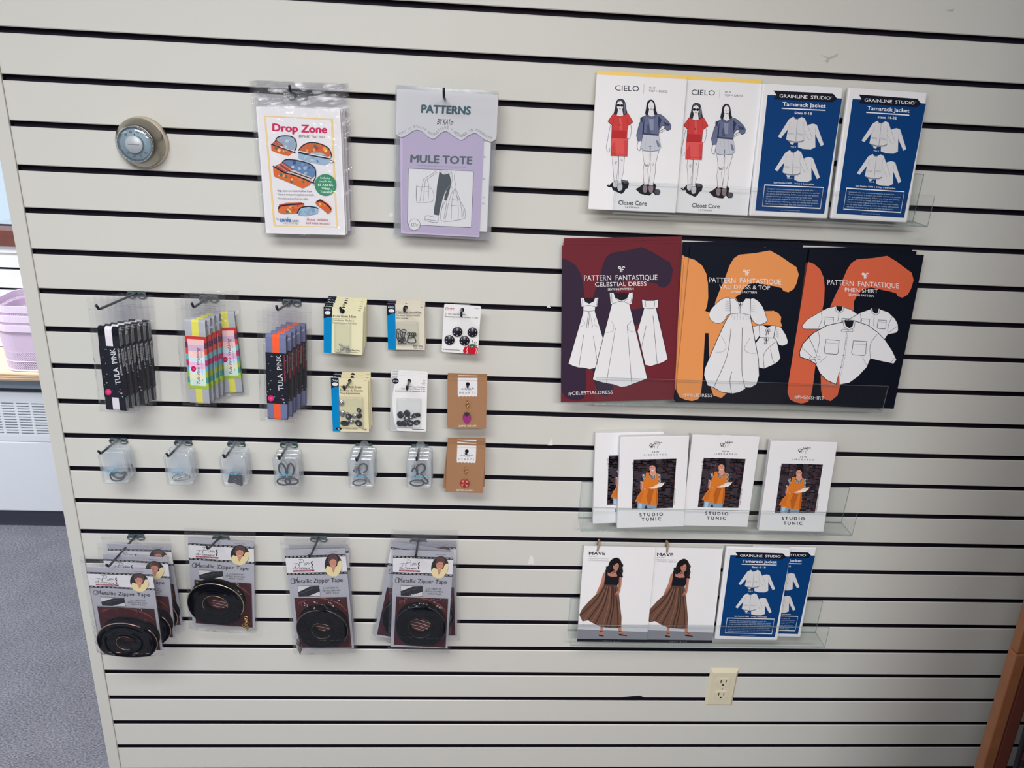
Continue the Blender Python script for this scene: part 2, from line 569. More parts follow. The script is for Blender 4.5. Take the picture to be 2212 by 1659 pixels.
# ------------------------------------------------------------------ things by the window
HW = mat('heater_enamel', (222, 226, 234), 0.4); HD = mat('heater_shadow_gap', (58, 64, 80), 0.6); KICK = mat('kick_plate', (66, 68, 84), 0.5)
r = thing('convector_heater', 'white enamelled convector heater cabinet with slotted grille standing on the carpet under the window', 'heater', Matrix.Translation((-1.3, 1.3, 0)))
X0, X1 = -0.95, 0.85
mb = MB()
mb.box(X0, X1, -0.07, 0.165, 0.079, 0.375, HW, bev=0.004)
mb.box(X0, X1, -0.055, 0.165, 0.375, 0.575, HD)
mb.box(X0, X1, -0.07, -0.056, 0.535, 0.572, HW, bev=0.003)
mb.box(X0, X1, -0.07, -0.056, 0.375, 0.405, HW, bev=0.003)
mb.build('cabinet', r)
mb = MB()
pw = 0.0535
n = int((X1 - X0) / pw)
for i in range(n + 1):
    mb.box(X0 + i * pw - 0.005, X0 + i * pw + 0.005, -0.0695, -0.058, 0.405, 0.535, HW)
for k in range(13):
    z = 0.405 + k * 0.01083
    mb.box(X0, X1, -0.0698, -0.0585, z - 0.0028, z + 0.0028, HW)
mb.build('grille', r)
mb = MB(); mb.box(X0, X1, -0.045, 0.165, 0.0, 0.079, KICK); mb.build('kick_plate', r)
mb = MB(); mb.box(X0, X1, -0.035, 0.165, 0.575, 0.628, mat('heater_top_shaded', (150, 165, 184), 0.5)); mb.build('top_rail', r)  # blue-grey is the shade below the board, put into the rail's colour

PINE = mat('pine_board', (232, 206, 176), 0.45, var=0.10, scale=12)
mb = MB(); mb.box(-0.95, 0.85, -0.10, 0.165, 0.0, 0.034, PINE, bev=0.006)
for k in range(3):
    mb.box(-0.95, 0.85, -0.1012, -0.099, 0.008 + k * 0.008, 0.0095 + k * 0.008, mat('pine_edge_line', (176, 140, 110), 0.5))
o = mb.build('shelf_board', None, Matrix.Translation((-1.3, 1.3, 0.629)))
tag(o, 'pale pine shelf board laid over the heater, carrying the lilac baskets', 'shelf')


def mesh_metal():
    m = bpy.data.materials.new('lilac_mesh'); m.use_nodes = True
    nt = m.node_tree; N = nt.nodes.new; L = nt.links.new; b = nt.nodes['Principled BSDF']
    b.inputs['Base Color'].default_value = rgb((236, 216, 240)); b.inputs['Roughness'].default_value = 0.45
    uv = N('ShaderNodeUVMap'); mp = N('ShaderNodeMapping'); mp.inputs['Scale'].default_value = (1 / 0.0050, 1 / 0.0050, 1); mp.inputs['Rotation'].default_value = (0, 0, PI / 4)
    L(uv.outputs[0], mp.inputs[0])
    sp = N('ShaderNodeSeparateXYZ'); L(mp.outputs[0], sp.inputs[0]); terms = []
    for ax in ('X', 'Y'):
        fr = N('ShaderNodeMath'); fr.operation = 'FRACT'; L(sp.outputs[ax], fr.inputs[0])
        sb = N('ShaderNodeMath'); sb.operation = 'SUBTRACT'; sb.inputs[1].default_value = 0.5; L(fr.outputs[0], sb.inputs[0])
        ab = N('ShaderNodeMath'); ab.operation = 'ABSOLUTE'; L(sb.outputs[0], ab.inputs[0]); terms.append(ab)
    mx = N('ShaderNodeMath'); mx.operation = 'MAXIMUM'; L(terms[0].outputs[0], mx.inputs[0]); L(terms[1].outputs[0], mx.inputs[1])
    gt = N('ShaderNodeMath'); gt.operation = 'GREATER_THAN'; gt.inputs[1].default_value = 0.30; L(mx.outputs[0], gt.inputs[0])
    tr = N('ShaderNodeBsdfTransparent'); ms = N('ShaderNodeMixShader')
    L(gt.outputs[0], ms.inputs[0]); L(tr.outputs[0], ms.inputs[1]); L(b.outputs[0], ms.inputs[2])
    L(ms.outputs[0], nt.nodes['Material Output'].inputs[0])
    return m


LMESH = mesh_metal(); LRIM = mat('lilac_enamel', (240, 222, 244), 0.4)


def rrect(hx, hy, r_, n=8):
    out = []
    for cx, cy, a0 in ((hx - r_, hy - r_, 0), (-hx + r_, hy - r_, PI / 2), (-hx + r_, -hy + r_, PI), (hx - r_, -hy + r_, 1.5 * PI)):
        for i in range(n + 1):
            a = a0 + PI / 2 * i / n
            out.append((cx + r_ * math.cos(a), cy + r_ * math.sin(a)))
    return out


def basket_parts(root, solid_bottom):
    hx, hy, H = 0.245, 0.118, 0.175
    lo = rrect(hx * 0.95, hy * 0.92, 0.065); hi = rrect(hx, hy, 0.075); n = len(lo)
    vs = [(x, y, 0.004) for x, y in lo] + [(x, y, H) for x, y in hi]
    me = bpy.data.meshes.new('mesh_wall')
    fs = [(i, (i + 1) % n, n + (i + 1) % n, n + i) for i in range(n)]
    me.from_pydata(vs, [], fs); uvl = me.uv_layers.new(name='UVMap')
    per = [0.0]
    for i in range(n):
        a, b = hi[i], hi[(i + 1) % n]; per.append(per[-1] + math.hypot(a[0] - b[0], a[1] - b[1]))
    for p in me.polygons:
        i = p.index
        for li, (u, v) in zip(p.loop_indices, ((per[i], 0), (per[i + 1], 0), (per[i + 1], H), (per[i], H))):
            uvl.data[li].uv = (u, v)
    me.materials.append(LMESH)
    o = bpy.data.objects.new('mesh_wall', me); COL.objects.link(o); o.parent = root
    b = MB()
    for za, zb, off in ((H - 0.024, H, 0.0035),):
        o1 = rrect(hx + off, hy + off, 0.078)
        i1 = rrect(hx - 0.001, hy - 0.001, 0.074)
        vs = [(x, y, za) for x, y in o1] + [(x, y, zb) for x, y in o1] + [(x, y, zb) for x, y in i1] + [(x, y, za) for x, y in i1]
        fs = []
        for i in range(n):
            j = (i + 1) % n
            for k in range(4):
                k2 = (k + 1) % 4
                fs.append((k * n + i, k * n + j, k2 * n + j, k2 * n + i))
        b.add(vs, fs, LRIM, False)
    b.build('rim', root)
    b = MB()
    b.tube([(x, y, 0.003) for x, y in rrect(hx * .95, hy * .92, .065)], 0.003, LRIM, 6, closed=True)
    vs = [(x * .98, y * .98, 0.002) for x, y in lo]
    b.add(vs, [tuple(range(len(vs)))], LRIM if solid_bottom else LMESH)
    b.build('base', root)


for k, word in enumerate(('lowest', 'middle', 'topmost')):
    r = thing('mesh_basket', 'lilac wire mesh basket with flat rim, %s of the three nested on the pine shelf' % word, 'basket',
              Matrix.Translation((-0.585, 1.318, 0.664 + 0.0345 * k)), 'nested lilac baskets')
    basket_parts(r, True)

# ------------------------------------------------------------------ on the wall: thermostat and outlet
BR_ = mat('champagne_metal', (160, 155, 144), 0.30, 0.95, 0.5); BRB = mat('beige_ring', (206, 196, 178), 0.4, 0.35)
TOW = Matrix.Translation((0.2275, 0, 1.600)) @ Matrix.Rotation(PI / 2, 4, 'X')      # local z out of the wall
r = thing('thermostat', 'round champagne-metal dial thermostat with clear numbered ring on the slatted wall', 'thermostat', TOW)
mb = MB(); mb.lathe([(0.0445, 0.0), (0.0445, 0.010), (0.0435, 0.0135), (0.041, 0.0145)], BRB, 64); mb.build('wall_ring', r)
mb = MB(); mb.lathe([(0.0405, 0.0146), (0.0428, 0.0165), (0.0428, 0.0185), (0.0415, 0.0215), (0.0385, 0.0285), (0.0345, 0.0355), (0.0318, 0.0395), (0.0305, 0.0405), (0.0300, 0.0385), (0.0, 0.0380)], BR_, 64)
mb.build('cover', r)
mb = MB(); DF = mat('dial_grey', (190, 198, 202), 0.5, 0.0)
mb.lathe([(0.0292, 0.0382), (0.0292, 0.0390), (0.0, 0.0391)], DF, 64)
for i in range(96):
    a = 2 * PI * i / 96
    mb.box(-0.0004, 0.0004, 0.0262, 0.0286, 0.0392, 0.0394, mat('dial_tick', (60, 66, 84), 0.5), Matrix.Rotation(a, 4, 'Z'))
for a, t in ((PI / 2 + .75, '80'), (PI / 2 + .28, '60'), (PI / 2 - .28, '70'), (-PI / 2 + .32, '70'), (-PI / 2 - .2, '60'), (-PI / 2 - .75, '50'), (-PI / 2 + .85, '80')):
    v, f = text_geo(t, 0.0, 0.0); cx, cy = 0.0212 * math.cos(a), 0.0212 * math.sin(a)
    s_ = 1 if a > 0 else -1
    mb.add([(cx + (p - .5) * 0.0042, cy + (q - .5) * 0.0034, 0.0396) for p, q, _ in v], f, ink((52, 58, 74)))
mb.add([(-0.0012, 0.0172, 0.0397), (0.0012, 0.0172, 0.0397), (0, 0.0150, 0.0397)][::-1], [(0, 1, 2)], ink((30, 34, 48)))
mb.build('dial_face', r)
mb = MB()
prof = [(0.0298, 0.0392), (0.0298, 0.0440), (0.0285, 0.0455), (0.0150, 0.0462)]
mb.lathe(prof, clear('dial_plastic', (238, 244, 248), 0.03, (200, 214, 224), 0.05), 64)
for i in range(80):
    a = 2 * PI * i / 80
    mb.box(-0.0005, 0.0005, 0.0294, 0.0303, 0.0395, 0.0445, mat('ridge_plastic', (188, 202, 212), 0.15), Matrix.Rotation(a, 4, 'Z'))
mb.build('clear_ring', r)
mb = MB(); mb.lathe([(0.0148, 0.0392), (0.0148, 0.0468), (0.0142, 0.0476), (0.0, 0.0480)], mat('knob_satin', (176, 182, 190), 0.5, 0.3), 48)
mb.box(-0.010, 0.010, -0.0006, 0.0006, 0.04795, 0.0481, mat('knob_groove', (120, 126, 138), 0.4))
mb.build('knob', r)

IV = mat('ivory_plastic', (212, 204, 180), 0.4, var=0.02, scale=30)
r = thing('wall_outlet', 'ivory duplex power outlet set low in the slatted wall', 'outlet', Matrix.Translation((1.4706, 0, 0.3093)))
mb = MB(); w, h = 0.035, 0.1155
pr = [(-w, 0), (w, 0), (w, h), (-w, h)]; b_ = 0.0055
inn = [(-w + b_, b_ + .002), (w - b_, b_ + .002), (w - b_, h - b_ - .004), (-w + b_, h - b_ - .004)]
mb.add([(x, -0.0008, z) for x, z in pr] + [(x, -0.0062, z) for x, z in inn] + [(x, 0.0, z) for x, z in pr],
       [(4, 5, 6, 7), (0, 1, 5, 4), (1, 2, 6, 5), (2, 3, 7, 6), (3, 0, 4, 7), (8, 9, 1, 0), (9, 10, 2, 1), (10, 11, 3, 2), (11, 8, 0, 3), (11, 10, 9, 8)], IV)
mb.build('cover_plate', r)
SLOT = mat('slot_dark', (22, 20, 24), 0.6)
for zc in (0.0385, 0.0775):
    mb = MB(); pts = [(math.cos(a) * 0.0172, zc + max(-0.0118, min(0.0118, math.sin(a) * 0.0165))) for a in [2 * PI * i / 32 for i in range(32)]]
    mb.prism(pts, -0.0082, -0.0061, IV)
    mb.box(-0.0075, -0.0052, -0.0085, -0.0080, zc - 0.001, zc + 0.0075, SLOT); mb.box(0.0052, 0.0072, -0.0085, -0.0080, zc, zc + 0.0070, SLOT)
    mb.prism([(math.cos(a) * 0.0026, zc - 0.007 + math.sin(a) * 0.0024) for a in [2 * PI * i / 14 for i in range(14)]], -0.0085, -0.0080, SLOT)
    mb.build('receptacle', r)
mb = MB(); mb.lathe([(0.0022, 0.0), (0.0022, 0.001), (0.0, 0.0016)], mat('screw_metal', (220, 216, 204), 0.25, 0.8), 14, Matrix.Translation((0, -0.0064, 0.058)) @ Matrix.Rotation(PI / 2, 4, 'X'))
mb.build('screw', r)

# ------------------------------------------------------------------ clear display shelves
ACR = clear('acrylic', (252, 253, 253), 0.004, (214, 226, 226), 0.03, 0.012, 0.5)
EDGE = clear('acrylic_edge', (168, 186, 186), 0.35, (196, 210, 208), 0.12, 0.12)


def sheet(mb, x0, x1, y0, y1, z0, z1, thin, front=ACR):
    """a thin sheet; its faces are clear and its cut edges catch the light; `thin` is the axis of its thickness"""
    vs = [Vector((x, y, z)) for x in (x0, x1) for y in (y0, y1) for z in (z0, z1)]
    for ax, fs in (('x', ((0, 1, 3, 2), (4, 6, 7, 5))), ('y', ((0, 4, 5, 1), (2, 3, 7, 6))), ('z', ((0, 2, 6, 4), (1, 5, 7, 3)))):
        mb.add(vs, fs, front if ax == thin else EDGE)


for zb, what in ((1.5215, 'highest of the four, holding white and blue envelopes'),
                 (1.1400, 'holding the three large dark envelopes'),
                 (0.8430, 'holding four white boxes with apron pictures'),
                 (0.5380, 'lowest of the four, holding skirt booklets')):
    r = thing('display_shelf', 'clear acrylic lip shelf, ' + what, 'shelf', Matrix.Translation((1.375, 0, zb)), 'clear acrylic lip shelves')
    mb = MB(); sheet(mb, -0.3, 0.3, -0.0034, -0.0008, 0.0, 0.089, 'y'); mb.box(-0.28, 0.28, -0.0008, 0.010, 0.0845, 0.087, ACR); mb.build('back_panel', r)
    mb = MB(); sheet(mb, -0.3, 0.3, -0.0545, -0.0034, -0.0024, 0.0, 'z'); mb.build('shelf_floor', r)
    mb = MB(); sheet(mb, -0.3, 0.3, -0.0572, -0.0547, -0.0024, 0.056, 'y'); mb.build('front_lip', r)

# ------------------------------------------------------------------ printed covers: each artist draws on a Canvas
WHITE = (226, 226, 230); DK = (26, 30, 44)
rnd = random.Random(4)


def jit(pts, a, seed):
    q = random.Random(seed)
    return [(x + q.uniform(-a, a), y + q.uniform(-a, a)) for x, y in pts]


Q_CIELO = [(250, 100), (1210, 150), (1060, 1562), (140, 1522)]


def art_cielo(c):
    ln = (70, 76, 96); bk = (20, 22, 30)
    c.text('CIELO', 440, 272, 692, 280, 58, DK); c.line([(747, 205), (742, 305)], 3, (150, 150, 156))
    c.text('No. 20', 800, 248, 865, 251, 17, (50, 54, 70), 0.01, 0.25); c.text('TOP + DRESS', 797, 288, 992, 294, 24, (70, 76, 92))
    # ink blots and legs
    c.poly([(335, 1270), (360, 1260), (355, 1290), (372, 1262), (400, 1235), (470, 1230), (505, 1215), (560, 1222), (572, 1250), (560, 1300), (535, 1310), (520, 1340), (490, 1362), (440, 1340), (400, 1320), (390, 1290)], bk)
    c.poly([(505, 1222), (548, 1220), (568, 1245), (520, 1258)], (66, 70, 84))
    c.poly([(640, 1310), (680, 1290), (735, 1245), (830, 1240), (858, 1270), (850, 1310), (900, 1330), (890, 1370), (850, 1375), (820, 1345), (790, 1378), (740, 1372), (690, 1360)], bk)
    c.ell(870, 1340, 32, 28, (74, 78, 92))
    leg = (222, 221, 224)
    c.poly([(405, 960), (465, 965), (462, 1080), (445, 1180), (450, 1250), (415, 1250), (410, 1120), (400, 1040)], leg, 0, ln, 3)
    c.poly([(468, 962), (532, 960), (520, 1060), (515, 1130), (490, 1220), (498, 1290), (455, 1290), (465, 1130)], leg, 0, ln, 3)
    c.poly([(418, 1040), (440, 1055), (450, 1020), (440, 1010)], (176, 178, 188)); c.poly([(485, 1000), (505, 1030), (512, 1000)], (176, 178, 188))
    c.poly([(405, 1235), (450, 1225), (455, 1275), (430, 1295), (405, 1280)], (196, 197, 204), 3, ln, 3)
    c.poly([(452, 1255), (498, 1255), (500, 1310), (470, 1330), (450, 1310)], (196, 197, 204), 3, ln, 3)
    c.poly([(718, 905), (800, 912), (795, 1040), (770, 1100), (785, 1260), (730, 1265), (722, 1130), (735, 1040)], leg, 0, ln, 3)
    c.poly([(805, 912), (893, 905), (850, 1060), (852, 1130), (825, 1270), (780, 1265), (800, 1120), (800, 1020)], leg, 0, ln, 3)
    c.poly([(735, 1040), (765, 1060), (785, 1030), (770, 1075), (745, 1070)], (136, 142, 160)); c.poly([(800, 1030), (822, 1060), (845, 1010), (826, 1070)], (136, 142, 160))
    c.poly([(790, 940), (812, 940), (806, 1010), (795, 1060)], (190, 192, 200))
    for x in (740, 802):
        c.poly([(x - 20, 1275), (x + 20, 1272), (x + 22, 1320), (x + 8, 1348), (x - 14, 1345), (x - 24, 1315)], (138, 122, 128), 3)
    # first figure
    c.line([(385, 640), (368, 720), (352, 800), (338, 870), (350, 915), (370, 915), (372, 880)], 3, ln, smooth=3)
    c.line([(600, 630), (605, 690), (592, 760), (565, 790)], 3, ln, smooth=3); c.line([(400, 645), (398, 700), (392, 770)], 3, ln)
    c.poly([(447, 400), (465, 368), (492, 360), (525, 368), (545, 400), (556, 470), (557, 530), (430, 525), (426, 500), (438, 450)], (44, 48, 62), 3)
    for k in range(5):
        c.line([(540 - k * 2, 400 + k * 8), (548 - k * 5, 520)], 2, (130, 134, 150))
    c.poly([(470, 470), (512, 470), (522, 535), (490, 552), (455, 535)], leg)
    c.ell(489, 432, 33, 54, leg); c.poly([(458, 400), (462, 375), (492, 366), (520, 380), (522, 410), (500, 385), (470, 392)], (70, 74, 90))
    c.ell(472, 430, 17, 14, bk); c.ell(508, 432, 17, 14, bk); c.line([(458, 425), (524, 428)], 4, bk); c.line([(478, 466), (500, 466)], 5, (120, 80, 84)); c.line([(489, 440), (486, 455)], 2, ln)
    red = (196, 62, 62)
    c.poly([(415, 518), (450, 535), (490, 548), (525, 535), (572, 515), (622, 600), (572, 642), (562, 690), (556, 770), (552, 776), (392, 772), (402, 700), (402, 640), (360, 597)], red, 0, (120, 36, 42), 3)
    c.poly([(400, 690), (555, 700), (552, 776), (392, 772)], (178, 44, 48)); c.poly([(470, 560), (500, 560), (508, 690), (480, 690)], (208, 84, 82))
    c.line([(362, 603), (405, 640)], 5, (110, 34, 44)); c.line([(572, 640), (620, 606)], 5, (110, 34, 44)); c.line([(412, 560), (418, 600), (404, 640)], 3, (130, 40, 46)); c.line([(565, 560), (560, 610), (572, 640)], 3, (130, 40, 46))
    c.line([(470, 545), (476, 620), (482, 640)], 2, (90, 40, 50)); c.ell(483, 638, 8, 10, (130, 44, 50))
    c.poly([(388, 774), (566, 780), (557, 966), (383, 960)], (212, 86, 84), 0, (140, 50, 54), 3)
    c.poly([(386, 880), (430, 800), (440, 958), (384, 958)], (196, 66, 68)); c.poly([(520, 800), (560, 800), (556, 960), (530, 960)], (198, 68, 70)); c.line([(384, 940), (558, 946)], 3, (150, 56, 60))
    # second figure
    c.poly([(775, 400), (800, 372), (830, 372), (855, 400), (868, 480), (874, 525), (760, 530), (764, 460)], (30, 32, 44), 3)
    c.poly([(796, 470), (838, 470), (850, 540), (820, 552), (780, 540)], leg)
    c.ell(818, 434, 31, 52, leg); c.poly([(788, 420), (796, 385), (818, 372), (845, 390), (850, 430), (836, 398), (818, 384), (800, 398)], (30, 32, 44))
    c.line([(797, 438), (812, 436)], 4, (60, 60, 74)); c.line([(828, 436), (843, 438)], 4, (60, 60, 74)); c.line([(806, 470), (834, 470)], 6, (96, 66, 74)); c.line([(820, 440), (818, 456)], 2, ln)
    blue = (98, 106, 136)
    c.poly([(745, 540), (780, 530), (820, 552), (870, 530), (905, 520), (950, 550), (1000, 600), (1024, 640), (1018, 680), (985, 695), (950, 665), (970, 650), (930, 640), (895, 690), (892, 745), (720, 730), (715, 800), (672, 806), (658, 745), (690, 620)], blue, 0, (36, 42, 66), 4)
    c.poly([(745, 545), (728, 640), (718, 730), (735, 735), (740, 640)], (44, 50, 80)); c.poly([(893, 540), (925, 580), (905, 640), (893, 690), (888, 600)], (46, 52, 82)); c.poly([(770, 640), (790, 620), (810, 720), (770, 715)], (72, 80, 114))
    c.poly([(700, 560), (735, 545), (722, 610), (700, 600)], (52, 60, 90)); c.poly([(940, 600), (1010, 625), (1000, 650), (960, 640)], (56, 64, 94)); c.poly([(660, 745), (718, 735), (714, 802), (674, 806)], (104, 112, 142))
    c.poly([(790, 570), (840, 572), (836, 690), (800, 690)], (134, 140, 164)); c.line([(770, 535), (790, 560), (825, 566), (868, 545)], 4, (44, 50, 78), smooth=3); c.line([(722, 722), (890, 738)], 5, (40, 46, 74))
    c.line([(955, 672), (920, 690), (890, 715)], 4, ln); c.line([(960, 690), (925, 710), (895, 725)], 3, ln)
    c.poly([(725, 738), (892, 750), (912, 870), (885, 905), (800, 914), (725, 905), (698, 870)], (188, 192, 204), 0, (90, 96, 120), 3)
    for x0_, x1_ in ((760, 745), (800, 800), (840, 850)):
        c.line([(x0_, 760), (x1_, 890)], 2, (150, 154, 172))
    c.poly([(862, 790), (888, 810), (905, 865), (880, 870), (868, 830)], (112, 120, 146)); c.line([(785, 860), (812, 862)], 6, (60, 66, 86)); c.line([(799, 862), (801, 905)], 8, (110, 116, 136))
    c.line([(675, 810), (662, 850), (668, 890), (690, 905), (700, 870), (705, 830)], 3, ln, smooth=3)
    c.text('Closet Core', 457, 1470, 752, 1482, 46, (46, 48, 56)); c.text('P A T T E R N S', 527, 1505, 668, 1511, 14, (70, 72, 84), 0.01)


Q_TAM = [(245, 140), (1055, 180), (893, 1530), (75, 1500)]
TAM_TXT = ['Designed with the transitional seasons in mind, the', 'Tamarack Jacket is a warm and stylish quilted coat perfect', 'for spring and fall layering. Follow one of the two quilting',
           'designs included, or design your own to make your', "Tamarack totally original to you! You'll stay toasty thanks", 'to the inner layer of batting, while the roomy welt pockets', 'will keep your belongings safe and your hands warm.']


def art_tamarack(c, sizes, cup):
    blue = (2, 58, 116); wh = (228, 228, 232); g = (208, 208, 212); ln = (140, 146, 156)
    c.poly([(287, 257), (1037, 293), (855, 1477), (135, 1443)], blue)
    c.poly([(348, 213), (945, 246), (1000, 290), (940, 332), (345, 300), (378, 258)], (16, 22, 38)); c.poly([(948, 246), (1040, 293), (985, 291)], wh)
    c.text('GRAINLINE  STUDIO', 408, 281, 920, 305, 33, wh, 0.012); c.ell(932, 278, 5, 5, (150, 160, 176), 10)
    c.text('Tamarack Jacket', 437, 365, 872, 385, 40, wh, 0.018); c.line([(428, 390), (870, 411)], 11, wh)
    c.text(sizes, 555 - 10 * (len(sizes) > 10), 446, 732 + 10 * (len(sizes) > 10), 455, 25, wh, 0.015)

    def jackets(dx, dy):
        T = lambda p: [(x + dx, y + dy) for x, y in p]
        c.poly(T([(690, 560), (705, 552), (745, 543), (782, 556), (852, 755), (822, 773), (765, 650), (766, 782), (720, 804), (640, 800), (588, 782), (590, 720)]), g, 0, ln, 2)
        c.line(T([(770, 580), (766, 650)]), 2, ln)
        c.poly(T([(505, 730), (550, 735), (535, 757), (515, 752)]), g)
        c.poly(T([(545, 472), (560, 490), (590, 494), (628, 475), (662, 492), (735, 690), (698, 706), (650, 610), (650, 718), (625, 732), (560, 737), (495, 724), (467, 702), (488, 600), (415, 692), (385, 675), (498, 500)]), g, 0, (96, 104, 118), 2)
        c.poly(T([(467, 702), (495, 722), (560, 735), (625, 730), (650, 716), (648, 706), (620, 720), (560, 724), (497, 712)]), (120, 128, 140))
        c.poly(T([(550, 474), (562, 488), (590, 492), (622, 477), (615, 484), (588, 500), (560, 498)]), (86, 94, 108))
        c.line(T([(584, 500), (566, 732)]), 5, (136, 142, 152)); c.line(T([(492, 640), (545, 645), (545, 656), (490, 652)]), 3, ln, True); c.line(T([(580, 645), (636, 650), (634, 660), (580, 656)]), 3, ln, True)
        c.line(T([(512, 530), (505, 560), (500, 590)]), 2, ln); c.line(T([(652, 520), (646, 600)]), 2, ln)
        for k in range(5):
            c.line(T([(500 + k * 30, 520), (480 + k * 34, 690)]), 1.2, (190, 192, 198)); c.line(T([(640 - k * 30, 520), (640 - k * 34, 690)]), 1.2, (190, 192, 198))
    jackets(0, 0); jackets(-42, 338)
    c.text('View A', 510, 783, 567, 785, 13, wh, 0.01); c.text('View B', 467, 1106, 524, 1108, 13, wh, 0.01)
    c.text('Style Number 16002  |  %s-Cup  |  Intermediate' % cup, 330, 1153, 750, 1172, 16, wh, 0.012)
    c.line([(237, 1172), (845, 1199), (813, 1419), (209, 1394)], 9, wh, True)
    for k, t in enumerate(TAM_TXT):
        f = k / 6; wd = (478, 548, 540, 478, 537, 548, 497)[k]
        x = 262 - 24 * f; y = 1217 + 157 * f
        c.text(t, x, y, x + wd, y + wd * 0.042, 14, (170, 190, 212), 0.008)
    c.text('grainlinestudio.com', 405, 1442, 597, 1449, 15, (150, 176, 204), 0.005)


Q_CEL = [(115, 128), (1180, 105), (1065, 1510), (75, 1528)]
Q_VALI = [(1272, 125), (2340, 155), (2075, 1550), (1090, 1525)]
Q_PHEN = [(645, 158), (1680, 212), (1335, 1588), (375, 1545)]


def blobs(mb, w, h, col):
    """the cut-out letter shapes shared by the three large envelopes"""
    c = Canvas(mb, Q_VALI, w, h)
    c.poly([(1256, 245), (1310, 262), (1372, 312), (1408, 390), (1418, 480), (1416, 600), (1402, 680), (1384, 722), (1432, 740), (1500, 760), (1620, 800), (1640, 900), (1560, 1060), (1405, 1160), (1408, 920), (1376, 920), (1366, 1020),
            (1350, 1200), (1338, 1330), (1322, 1440), (1295, 1500), (1240, 1516), (1180, 1505), (1130, 1480), (1106, 1420), (1112, 1340)], col)
    c.poly([(1465, 702), (1478, 640), (1520, 540), (1572, 430), (1620, 310), (1660, 246), (1710, 212), (1860, 196), (1992, 172), (2080, 220), (2170, 285), (2225, 322), (2244, 390), (2220, 470), (2190, 525), (2140, 553), (2096, 540),
            (2084, 515), (2030, 500), (1960, 488), (1850, 466), (1780, 480), (1720, 540), (1690, 600), (1690, 760), (1930, 722), (2000, 720), (2040, 740), (2065, 775), (2058, 820), (2070, 860), (1940, 870), (1700, 880), (1560, 1440),
            (1500, 1490), (1430, 1470), (1410, 1400), (1400, 1200), (1440, 900)], col)
    c.n = 3
    return c


def pf_logo(c, x, y, k, col):
    c.line([(x + a * k, y + b * k) for a, b in sm([(22, -4), (14, -12), (4, -4), (12, 6), (22, 0)], 4, False)], 8 * k, col); c.line([(x + 23 * k, y - 12 * k), (x + 23 * k, y + 38 * k)], 8 * k, col)
    c.line([(x + a * k, y + b * k) for a, b in sm([(36, 38), (36, 8), (42, -6), (56, -10), (62, -2)], 4, False)], 8 * k, col); c.line([(x + 30 * k, y + 14 * k), (x + 54 * k, y + 14 * k)], 7 * k, col)


GW = (222, 222, 226); GL = (30, 32, 42)


def art_celestial(mb, w, h):
    c0 = blobs(mb, w, h, (52, 38, 58)); c = Canvas(mb, Q_CEL, w, h); c.n = c0.n + 2
    pf_logo(c, 612, 330, 1.0, GW)
    c.text('PATTERN  FANTASTIQUE', 307, 446, 965, 438, 50, GW); c.text('CELESTIAL DRESS', 402, 499, 865, 491, 40, GW, 0.004); c.text('SEWING PATTERN', 515, 534, 748, 528, 20, GW, 0.012)
    c.poly([(300, 603), (398, 600), (385, 645), (345, 665), (310, 645)], (36, 26, 40))
    c.poly([(268, 603), (300, 600), (310, 635), (345, 652), (385, 632), (398, 600), (432, 600), (416, 680), (400, 682), (395, 722), (520, 1176), (465, 1200), (410, 1222), (335, 1238), (285, 1225), (235, 1222), (190, 1208), (147, 1187), (290, 730), (292, 680), (275, 680)], GW, 0, GL, 4)
    c.poly([(818, 615), (855, 625), (930, 625), (970, 613), (962, 686), (945, 690), (1035, 1148), (990, 1178), (945, 1193), (880, 1212), (830, 1200), (770, 900), (838, 690), (822, 686)], GW, 0, GL, 4)
    c.poly([(566, 553), (705, 553), (690, 610), (640, 640), (588, 620)], (36, 26, 40))
    c.poly([(530, 553), (568, 553), (582, 600), (636, 626), (685, 605), (705, 553), (747, 552), (727, 656), (706, 656), (845, 1318), (775, 1348), (705, 1372), (660, 1390), (610, 1395), (540, 1372), (480, 1362), (430, 1350), (358, 1327), (548, 656), (535, 655)], GW, 0, GL, 4)
    for p in ([(292, 680), (340, 668), (400, 682)], [(292, 715), (345, 722), (393, 712)], [(548, 656), (632, 632), (706, 656)], [(838, 690), (890, 698), (945, 690)], [(582, 608), (638, 640), (690, 612)]):
        c.line(p, 3, GL, smooth=3)
    for p in ([(290, 930), (240, 1218)], [(375, 940), (410, 1220)], [(575, 870), (480, 1360)], [(680, 840), (705, 1370)], [(915, 760), (938, 1192)], [(850, 850), (800, 1050)], [(285, 612), (288, 668)], [(420, 610), (412, 668)], [(548, 560), (550, 645)], [(735, 560), (718, 645)], [(850, 630), (852, 680)], [(935, 630), (930, 680)]):
        c.line(p, 3, GL)
    for p in ([(535, 800), (560, 850), (545, 900), (490, 912)], [(725, 800), (685, 850), (700, 895), (760, 908)], [(275, 790), (302, 830), (260, 862)], [(395, 780), (385, 840), (430, 862)]):
        c.line(p, 2, (110, 112, 120), smooth=4)
    c.line([(340, 725), (315, 870), (330, 872), (350, 725), (370, 862), (358, 862)], 3, GL)
    c.text('#CELESTIALDRESS', 142, 1463, 535, 1452, 30, GW, 0.004)


